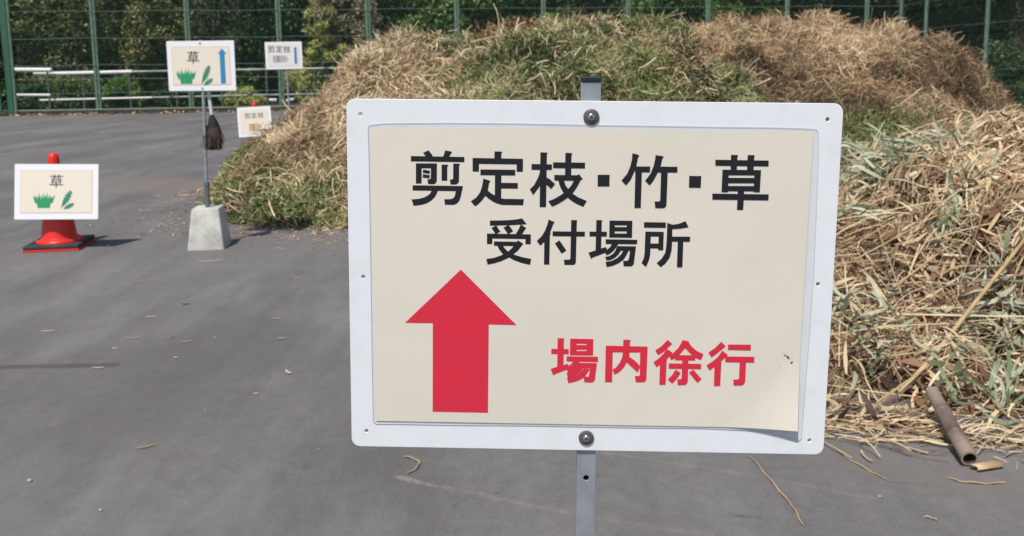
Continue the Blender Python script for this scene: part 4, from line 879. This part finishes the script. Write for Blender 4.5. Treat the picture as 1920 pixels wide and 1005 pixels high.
# blue tarp edge
q = at(1592, 284, 7.6)
mb = MB()
pts = [(-.18, 0, -.03), (-.06, -.03, .0), (.05, .0, .012), (.16, -.02, .0)]
for (a, b_) in zip(pts[:-1], pts[1:]):
    mb.poly([(q[0] + a[0], q[1] + a[1], q[2] + a[2]), (q[0] + b_[0], q[1] + b_[1], q[2] + b_[2]), (q[0] + b_[0], q[1] + b_[1] + .5, .02), (q[0] + a[0], q[1] + a[1] + .5, .02)])
    mb.poly([(q[0] + a[0], q[1] + a[1], q[2] + a[2]), (q[0] + b_[0], q[1] + b_[1], q[2] + b_[2]), (q[0] + b_[0], q[1] + b_[1] - .12, 0), (q[0] + a[0], q[1] + a[1] - .12, 0)])
tag(mb.done("tarp", mat("dark_blue_sheet", (.015, .025, .06), .5)), "dark blue sheet showing behind the near heap beside the sign", "tarp")

# ------------------------------------------------------------------ scraps on the asphalt
scrap_m = [mat("pale_straw_scrap", (.46, .39, .29), .8), mat("tan_straw_scrap", (.33, .25, .155), .8), mat("green_leaf_scrap", (.06, .13, .04), .6)]
def scrap(px, py, ln, wd, a, m, label, group="straw scraps on the asphalt", curl=.15, name="straw_scrap", cat="straw"):
    q = gnd(px, py); mb = MB(); pts = []
    for k in range(5):
        t = k / 4 - .5; bend = curl * ln * (t * t * 4 - 1) * .5
        pts.append((math.cos(a) * t * ln - math.sin(a) * bend, math.sin(a) * t * ln + math.cos(a) * bend, .003 + wd * .3 + abs(t) * .004))
    mb.tube(pts, [wd * .15, wd * .36, wd * .42, wd * .34, wd * .12], 6)
    o = mb.done(name, m, None, True); o.location = (q[0], q[1], 0); tag(o, label, cat, group); return o
for i, (px, py, wp, a, mi) in enumerate([(90,622,26,.05,0),(247,635,32,.05,1),(285,595,24,.05,0),(275,527,26,.1,1),(395,490,50,.12,0),(275,839,38,.5,1),(216,655,12,.1,0),(322,633,14,1.4,1),(350,642,26,.3,1),(185,691,24,0,0),(520,599,22,-.1,1),(559,522,18,-.1,1),(330,672,6,0,0),(480,740,8,.2,0)]):
    q = gnd(px, py); scrap(px, py, max(.02, wp * q[1] / 1600), .007, a, scrap_m[mi], "small pale straw scrap lying on the open asphalt")
scrap(541, 700, .055, .013, -.9, scrap_m[0], "thick pale straw chip on the asphalt left of the large sign", None)
scrap(348, 571, .05, .012, .1, scrap_m[2], "dark green leaf scrap on the open asphalt", None, name="leaf_scrap", cat="leaf")
scrap(529, 636, .045, .008, .15, mat("pale_green_scrap", (.22, .28, .12), .6), "light green leaf scrap on the asphalt left of the large sign", None, name="leaf_scrap", cat="leaf")
# bent scrap under the sign
def polyscrap(pxs, r, m, label, name="straw_scrap"):
    ps = [gnd(*p) for p in pxs]; c = ps[0]; mb = MB()
    fine = []
    for i in range(len(ps) - 1):
        for k in range(4): fine.append(ps[i] * (1 - k / 4) + ps[i + 1] * k / 4)
    fine.append(ps[-1])
    mb.tube([(p[0] - c[0], p[1] - c[1], r + .004 * abs(math.sin(i * .7))) for i, p in enumerate(fine)], [r * (.4 + .6 * math.sin(math.pi * min(.97, .12 + .8 * i / len(fine)))) for i in range(len(fine))], 6)
    o = mb.done(name, m, None, True); o.location = (c[0], c[1], 0); return tag(o, label, "straw")
polyscrap([(757, 858), (775, 862), (787, 870), (780, 882), (764, 890)], .0035, scrap_m[1], "hooked straw scrap on the asphalt below the large sign")
polyscrap([(1407, 857), (1430, 886), (1455, 915), (1480, 945), (1492, 962), (1505, 988)], .0028, bam_tan, "long bent straw stem on the asphalt below the sign's right half", "fallen_straw")
polyscrap([(1560, 838), (1590, 862), (1625, 882), (1662, 902)], .0022, bam_tan, "thin straw stem pointing from the heap's foot towards the camera", "fallen_straw")
polyscrap([(1775, 897), (1800, 905), (1840, 909), (1885, 908)], .0026, bam_tan, "straight straw stem lying in front of the near heap", "fallen_straw")
polyscrap([(1732, 971), (1745, 973), (1757, 978)], .0025, bam_tan, "short straw stem on the asphalt at the lower right", "fallen_straw")
pebm = mat("pale_pebble", (.42, .41, .39), .85, noise=(200, (.28, .27, .25), .4, .6))
for (px, py, r) in [(56, 903, .007), (189, 958, .005), (597, 843, .003), (403, 634, .005), (385, 770, .003), (1650, 932, .004)]:
    q = gnd(px, py); bm = bmesh.new(); bmesh.ops.create_icosphere(bm, subdivisions=2, radius=r)
    for v in bm.verts: v.co = Vector((v.co.x * 1.15, v.co.y * .9, v.co.z * .7)) * (1 + .18 * math.sin(v.co.x * 900 + px) * math.cos(v.co.y * 700))
    me = bpy.data.meshes.new("pebble"); bm.to_mesh(me); bm.free(); me.materials.append(pebm)
    o = bpy.data.objects.new("pebble", me); COL.objects.link(o); o.location = (q[0], q[1], r * .6)
    tag(o, "tiny pale pebble lying on the asphalt", "pebble", "pebbles on the asphalt")

# ------------------------------------------------------------------ fence
fgreen = mat("green_fence_paint", (0.14, 0.215, 0.155), 0.5, noise=(9, (0.085, 0.15, 0.10), .4, .65))
fdark = mat("dark_green_fence_paint", (0.032, 0.11, 0.068), 0.5)
fwire = mat("green_coated_wire", (0.05, 0.10, 0.07), 0.5)
fstay = mat("pale_tension_wire", (0.15, 0.20, 0.18), 0.5)
def fence_pt(px):
    d = ray(px, 150); A = FA - CAM[:2]; det = d[0] * fd[1] - d[1] * fd[0]
    t = (A[0] * fd[1] - A[1] * fd[0]) / det; return CAM[:2] + d[:2] * t
FH = 5.2
def net(name, A, B, z0, z1, pitch, r, parent, m):
    """chain-link netting: crossing slanted wires"""
    L = float(np.linalg.norm(B - A)); d = (B - A) / L; H = z1 - z0; Vs = []
    for sgn, off in ((1, .006), (-1, -.006)):
        s0 = np.arange(-H, L, pitch)
        for s in s0:
            a0, a1 = max(s, 0), min(s + H, L)
            if a1 <= a0: continue
            za, zb_ = (a0 - s, a1 - s)
            if sgn < 0: za, zb_ = H - za, H - zb_
            n2 = np.array([-d[1], d[0]]); p = np.array([*(A + d * a0 + n2 * off), z0 + za]); q = np.array([*(A + d * a1 + n2 * off), z0 + zb_])
            Vs.append((p, q))
    P = np.array([v[0] for v in Vs]); Q = np.array([v[1] for v in Vs]); T = unit(Q - P); n3 = np.array([-d[1], d[0], 0]); S = np.cross(T, n3)
    ring = [S * r, S * -.5 * r + n3 * .87 * r, S * -.5 * r - n3 * .87 * r]
    V = np.stack([P + ring[0], P + ring[1], P + ring[2], Q + ring[0], Q + ring[1], Q + ring[2]], 1)
    b_ = (np.arange(len(P)) * 6)[:, None, None]; F = b_ + np.array([[0, 1, 4, 3], [1, 2, 5, 4], [2, 0, 3, 5]])[None]
    return np_mesh(name, V.reshape(-1, 3), F.reshape(-1), 4, m, parent)
bf = thing("mesh_fence", (0, 0, 0), "tall green chain-link fence along the back behind the heaps", "fence")
mb = MB(); 
for px in (180, 355, 525, 692, 857, 1018, 1176, 1324, 1471, 1619):
    q = fence_pt(px); mb = MB()
    mb.tube([(q[0], q[1], 0), (q[0], q[1], FH)], .048, 12); mb.tube([(q[0] + .075, q[1] + .02, 0), (q[0] + .075, q[1] + .02, FH)], .035, 12)
    mb.done("post", fgreen, bf, True)
for (q, r) in ((FB, .07),):
    mb = MB(); mb.tube([(q[0], q[1], 0), (q[0], q[1], FH)], r, 14); mb.done("post", fgreen, bf, True)
zs = [.14, .62, 1.02, 1.42, 2.18, 2.95, 3.7, 4.5]
for i, z in enumerate(zs):
    mb = MB(); A = FA - fn * .06; B = FB - fn * .06; nseg = 40
    mb.tube([(*(A + (B - A) * k / nseg), z + (.012 * math.sin(k * 1.3 + i) if i else 0)) for k in range(nseg + 1)], .024 if i == 0 else .0055, 6)
    mb.done("bottom_rail" if i == 0 else "tension_wire", fgreen if i == 0 else fstay, bf)
net("netting", FA, FB, .12, FH, .075, .0022, bf, fwire)
RA, RB = np.array([12.2, 27.0]), np.array([12.4, 9.0])
rf = thing("mesh_fence", (0, 0, 0), "side run of the green chain-link fence coming forward at the far right", "fence")
for q in (at(1711, 100, 25.4), at(1817, 100, 22.2), (12.27, 19.0, 0), (12.31, 15.8, 0), (12.35, 12.6, 0)):
    x_ = 12.2 + (27.0 - q[1]) / 18 * .2
    mb = MB(); mb.tube([(x_, q[1], 0), (x_, q[1], FH)], .06, 12); mb.done("post", fgreen, rf, True)
for i, z in enumerate(zs):
    mb = MB(); mb.tube([(RA[0] - .06 + .2 * k / 30, RA[1] - 18 * k / 30, z + (.01 * math.sin(k * 1.7 + i) if i else 0)) for k in range(31)], .024 if i == 0 else .0055, 6)
    mb.done("bottom_rail" if i == 0 else "tension_wire", fgreen if i == 0 else fstay, rf)
net("netting", RA, RB, .12, FH, .075, .0022, rf, fwire)
# thick gate post and sheeted gate at the left
gp = thing("gate_post", (FA[0], FA[1], 0), "thick dark green post at the left end of the back fence", "post")
mb = MB(); mb.box((0, 0, FH / 2), (.19, .19, FH), None, .012); mb.done("post", fdark, gp)
mb = MB(); mb.tube([(.14, -.05, 0), (.14, -.05, FH)], .045, 12); mb.done("hinge_pole", fgreen, gp, True)
gt = thing("fence_gate", (FA[0] - 1.6, FA[1] - .25, 0), "green framed gate covered with green mesh at the left edge", "gate")
mb = MB()
for z in (.15, 1.0, 2.0): mb.box((0, 0, z), (2.9, .05, .06))
for x_ in (-1.42, 1.42): mb.box((x_, 0, 1.08), (.06, .052, 1.9))
mb.done("frame", fdark, gt)
net("mesh_sheet", np.array([-1.42, 0.03]), np.array([1.42, 0.03]), .15, 2.0, .05, .009, gt, fdark)
net("mesh_above", np.array([-1.42, .0]), np.array([1.42, .0]), 2.05, FH, .075, .003, gt, fwire)

# white guard rails behind the fence
railw = mat("white_rail_paint", (.80, .80, .78), .4); raild = mat('dark_rail_post', (.12, .13, .12), .6); railg = mat("weathered_rail", (.42, .44, .42), .5, noise=(3, (.25, .27, .25), .4, .6))
def rail(label, spans, posts, name="guard_rail"):
    o0 = spans[0][0]; t = thing(name, (o0[0], o0[1], 0), label, "guard rail"); b_ = np.array([o0[0], o0[1], 0])
    for (A, B, r, m) in spans:
        mb = MB(); mb.tube([tuple(np.array(A) - b_), tuple(np.array(B) - b_)], r, 10); mb.done("rail", m, t, True)
    for (P_, h) in posts:
        mb = MB(); mb.tube([tuple(np.array([P_[0], P_[1], 0]) - b_), tuple(np.array([P_[0], P_[1], h]) - b_)], .03, 10); mb.done("post", raild, t, True)
    return t
Yr = 27.4
a = lambda px, py, Y=Yr: at(px, py, Y)
rail("long white and grey pipe rail running behind the left half of the fence",
     [(a(64, 139), a(178, 136.5), .066, railw), (a(178, 136.5), a(248, 134.5), .062, railw), (a(248, 134.5), a(680, 127), .036, railg),
      (a(75, 188), a(285, 183), .034, railw), (a(285, 183), a(600, 176), .032, railg)],
     [(a(243, 150), a(243, 133)[2]), (a(330, 150), a(330, 133)[2]), (a(415, 150), a(415, 131)[2]), (a(500, 150), a(500, 130)[2]), (a(590, 150), a(590, 128)[2]), (a(155, 150), a(155, 137)[2])])
rail("short thick white pipe rail at the far left behind the fence",
     [(a(12, 131, 27.2), a(97, 131.5, 27.2), .075, railw), (a(18, 178, 27.2), a(95, 178.5, 27.2), .05, railw)], [(a(22, 150, 27.2), a(22, 130, 27.2)[2]), (a(90, 150, 27.2), a(90, 130, 27.2)[2])])
rail("tiny white rail with a dark clamp beside the far sign's pole",
     [(a(505, 187.5, 25.4), a(519, 188, 25.4), .05, railw), (a(530, 189, 25.4), a(541, 188.5, 25.4), .05, railw), (a(539, 187.5, 25.4), a(551, 186, 25.4), .045, railw)], [])
mb = MB(); A = a(518, 188, 25.4); B = a(531, 188.5, 25.4); mb.tube([A, (A + B) / 2 - [0, 0, .03], B], .03, 8); mb.tube([(A + B) / 2, ((A + B) / 2)[:2].tolist() + [0]], .03, 8)
cl = mb.done("clamp", blackp); lastrail = [o for o in bpy.data.objects if o.name.startswith("guard_rail") and o.type == 'EMPTY'][-1]; par(cl, lastrail)

# ------------------------------------------------------------------ trees and bushes beyond the fence
def leafmat(name, stops): return ramp_mat(name, stops, .55, .3, .4)
lm_dark = leafmat("dark_evergreen_leaf", [(0, (.014, .034, .012)), (.5, (.05, .10, .03)), (1, (.19, .28, .085))])
lm_deep = leafmat('deep_shade_leaf', [(0, (.009, .020, .008)), (.5, (.028, .052, .018)), (1, (.085, .125, .042))])  # leaf colour darkened to put shade into the right-hand trees and woods
lm_mid = leafmat("broad_green_leaf", [(0, (.03, .07, .018)), (.5, (.12, .20, .055)), (1, (.34, .43, .14))])
lm_warm = leafmat("turning_leaf", [(0, (.05, .07, .02)), (.5, (.16, .19, .065)), (.85, (.33, .27, .11)), (1, (.52, .27, .12))])
lm_yel = leafmat("yellow_green_leaf", [(0, (.20, .22, .05)), (.5, (.44, .46, .14)), (1, (.66, .64, .28))])
lm_dry = leafmat("dried_brown_leaf", [(0, (.16, .135, .085)), (.5, (.34, .29, .19)), (1, (.48, .42, .29))])
lm_brite = leafmat("bright_bush_leaf", [(0, (.05, .11, .02)), (.5, (.11, .20, .04)), (1, (.22, .32, .08))])
bark = mat("bark", (.07, .05, .036), .9, noise=(8, (.035, .026, .02), .4, .6), bump=(30, .6, .02))
def crown(name, root, centres, radii, per, leaf, m, flat=.8, seed_t=.45):
    """leaf clumps: each clump a rough ball of leaf-sized faces"""
    P, Nn, T = [], [], []
    for c, r in zip(centres, radii):
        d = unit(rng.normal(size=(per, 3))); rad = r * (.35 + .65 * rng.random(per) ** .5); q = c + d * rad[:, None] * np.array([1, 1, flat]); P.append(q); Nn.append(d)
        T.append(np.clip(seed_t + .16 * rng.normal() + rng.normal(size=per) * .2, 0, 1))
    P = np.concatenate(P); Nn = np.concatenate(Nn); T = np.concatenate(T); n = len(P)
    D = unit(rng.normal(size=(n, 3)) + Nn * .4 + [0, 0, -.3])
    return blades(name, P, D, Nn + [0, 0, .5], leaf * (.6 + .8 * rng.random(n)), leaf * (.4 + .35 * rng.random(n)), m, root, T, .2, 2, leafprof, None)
def tree(x, y, h, rad, cb, leaf, m, label, nclump=95, per=150, cat="tree", name="tree", seed_t=.45, trunk_r=None, shape='round'):
    t = thing(name, (x, y, 0), label, cat); tr = trunk_r or .03 + h * .018
    mb = MB(); lean = rng.normal(size=2) * .15
    top = np.array([lean[0], lean[1], cb + (h - cb) * .75])
    mb.tube([(0, 0, -.1), tuple(top * .4 + [.05, 0, 0]), tuple(top * .7), tuple(top)], [tr * 1.25, tr, tr * .7, tr * .25], 9)
    for k in range(6):
        s = .35 + .1 * k; b_ = top * s; a_ = rng.random() * 6.28; e = b_ + np.array([math.cos(a_) * rad * .7, math.sin(a_) * rad * .7, (h - cb) * .22])
        mb.tube([tuple(b_), tuple((b_ + e) / 2 + [0, 0, .1]), tuple(e)], [tr * .4, tr * .28, tr * .1], 6)
    mb.done("trunk", bark, t, True)
    u = rng.random(nclump); a_ = rng.random(nclump) * 6.28; rr = np.sqrt(rng.random(nclump)) 
    env = np.sin(np.pi * np.clip(u * .86 + .12, 0, 1)) ** .6 if shape == 'round' else (1.02 - u) ** .8
    C_ = np.stack([np.cos(a_) * rr * env * rad, np.sin(a_) * rr * env * rad, cb + u * (h - cb)], 1)
    crown("crown", t, C_, rad * (.20 + .18 * rng.random(nclump)), per, leaf, m, .75, seed_t)
    return t
def tx(px, Y): return float(at(px, 120, Y)[0])
# (px, depth, height, radius, crown base, leaf, material, label)
TREES = [
 (40, 30.5, 7.5, 2.4, .3, .15, lm_dark, "dark evergreen tree behind the gate post at the left edge"),
 (135, 30.0, 7.0, 2.0, .8, .14, lm_warm, "tree with orange tinged leaves between the two leftmost fence posts"),
 (262, 31.0, 7.5, 2.2, .6, .14, lm_mid, "mid green leafy tree behind the long pipe rail"),
 (300, 29.6, 4.8, 1.2, 1.4, .12, lm_warm, "small yellowing tree left of the arrow sign on its concrete block"),
 (445, 31.5, 7.8, 2.4, .2, .14, lm_dark, "dark dense tree between the two arrow signs"),
 (560, 32.5, 8.0, 2.2, .5, .14, lm_dark, "dark tree behind the far small sign"),
 (745, 31.0, 7.4, 1.9, .2, .13, lm_dark, "dark evergreen right of the dried brown conifer"),
 (800, 30.2, 6.2, 1.5, .2, .13, lm_mid, "green leafy tree right of the dark evergreen beside the dried conifer"),
 (905, 30.2, 7.0, 1.9, .2, .14, lm_mid, "mid green tree behind the russet leaves on the heap"),
 (1020, 31.8, 7.6, 2.2, .3, .14, lm_dark, "dark tree behind the top of the green heap"),
 (1130, 30.2, 6.8, 1.9, .4, .14, lm_mid, "leafy green tree behind the highest part of the green heap"),
 (1245, 31.5, 7.6, 2.2, .3, .14, lm_dark, "dark tree behind the right end of the green heap"),
 (1385, 29.4, 4.6, 1.5, .5, .11, lm_brite, "sunlit bright green tree behind the left part of the brown heap"),
]
for (px, Y, h, r, cb, lf, m, lab) in TREES: tree(tx(px, Y), Y, h, r, cb, lf, m, lab)
# dried conifer and yellow-green conifer beside it
tree(tx(652, 29.0), 29.0, 5.4, 1.15, .5, .10, lm_dry, "dried grey brown conifer behind the left slope of the green heap", 130, 170, "conifer", "dry_conifer", .5, .08, 'round')
tree(tx(612, 28.2), 28.2, 7.0, .66, 1.1, .09, lm_yel, "narrow yellow green conifer beside the dried brown one", 70, 150, "conifer", "conifer", .55, .05, 'cone')
# tall shady trees at the right, high crowns
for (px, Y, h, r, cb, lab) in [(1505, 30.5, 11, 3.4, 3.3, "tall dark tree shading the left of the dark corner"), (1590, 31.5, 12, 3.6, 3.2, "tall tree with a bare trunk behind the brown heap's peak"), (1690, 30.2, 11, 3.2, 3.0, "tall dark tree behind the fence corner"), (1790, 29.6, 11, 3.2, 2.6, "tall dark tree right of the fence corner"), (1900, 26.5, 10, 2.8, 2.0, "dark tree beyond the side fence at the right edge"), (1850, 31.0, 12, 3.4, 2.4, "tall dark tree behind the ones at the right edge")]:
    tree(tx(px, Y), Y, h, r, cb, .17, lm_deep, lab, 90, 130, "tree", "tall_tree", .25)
# low bushes
for (px, Y, h, r, m, lab) in [(150, 28.7, 1.15, 1.0, lm_mid, "low light green bush under the left end of the pipe rail"), (225, 28.7, .85, .7, lm_brite, "low bright bush under the pipe rail"), (570, 28.4, 1.5, .75, lm_yel, "yellow green bush right of the far sign's pole"), (615, 28.4, 1.6, .9, lm_mid, "green bush at the left foot of the conifers"), (455, 28.4, .55, .6, lm_yel, "small yellowish weed clump at the fence foot left of the far cone"), (690, 28.6, 2.0, .9, lm_dark, "dark bush at the foot of the dried conifer"), (1035, 28.4, 2.75, 1.0, lm_brite, "bright bush just above the green heap's top"), (1290, 28.2, 2.2, 1.2, lm_mid, "green bush where the two heaps meet"), (60, 28.6, .8, .9, lm_dark, "dark low bush behind the short white rail"), (350, 28.6, .9, .9, lm_dark, "dark low bush behind the arrow sign's board"), (1870, 24.5, 1.6, 1.0, lm_dark, "dark bush beyond the side fence at the right edge")]:
    tree(tx(px, Y), Y, h, r, .05, .09, m, lab, 45, 130, "bush", "bush", .5, .02)
# far woods as one mass
n = 1500
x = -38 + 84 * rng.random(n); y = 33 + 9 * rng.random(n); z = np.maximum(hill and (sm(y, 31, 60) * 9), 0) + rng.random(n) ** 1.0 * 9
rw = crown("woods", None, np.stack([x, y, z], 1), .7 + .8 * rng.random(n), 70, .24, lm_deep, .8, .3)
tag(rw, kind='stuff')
# fallen leaves along the fence foot
n = 1600
s = rng.random(n); q = FA[None] + (FB - FA)[None] * s[:, None] - fn[None] * (np.abs(rng.normal(size=n)) * .13 + .02)[:, None]
fl = blades("fallen_leaves", np.stack([q[:, 0], q[:, 1], .01 + .03 * rng.random(n)], 1), rng.normal(size=(n, 3)) * [1, 1, .3], np.tile([0, 0, 1.], (n, 1)), .06 + .06 * rng.random(n), .05, brown_m, None, np.clip(.45 + .3 * rng.normal(size=n), 0, 1), .3, 2, leafprof)
tag(fl, kind='stuff')
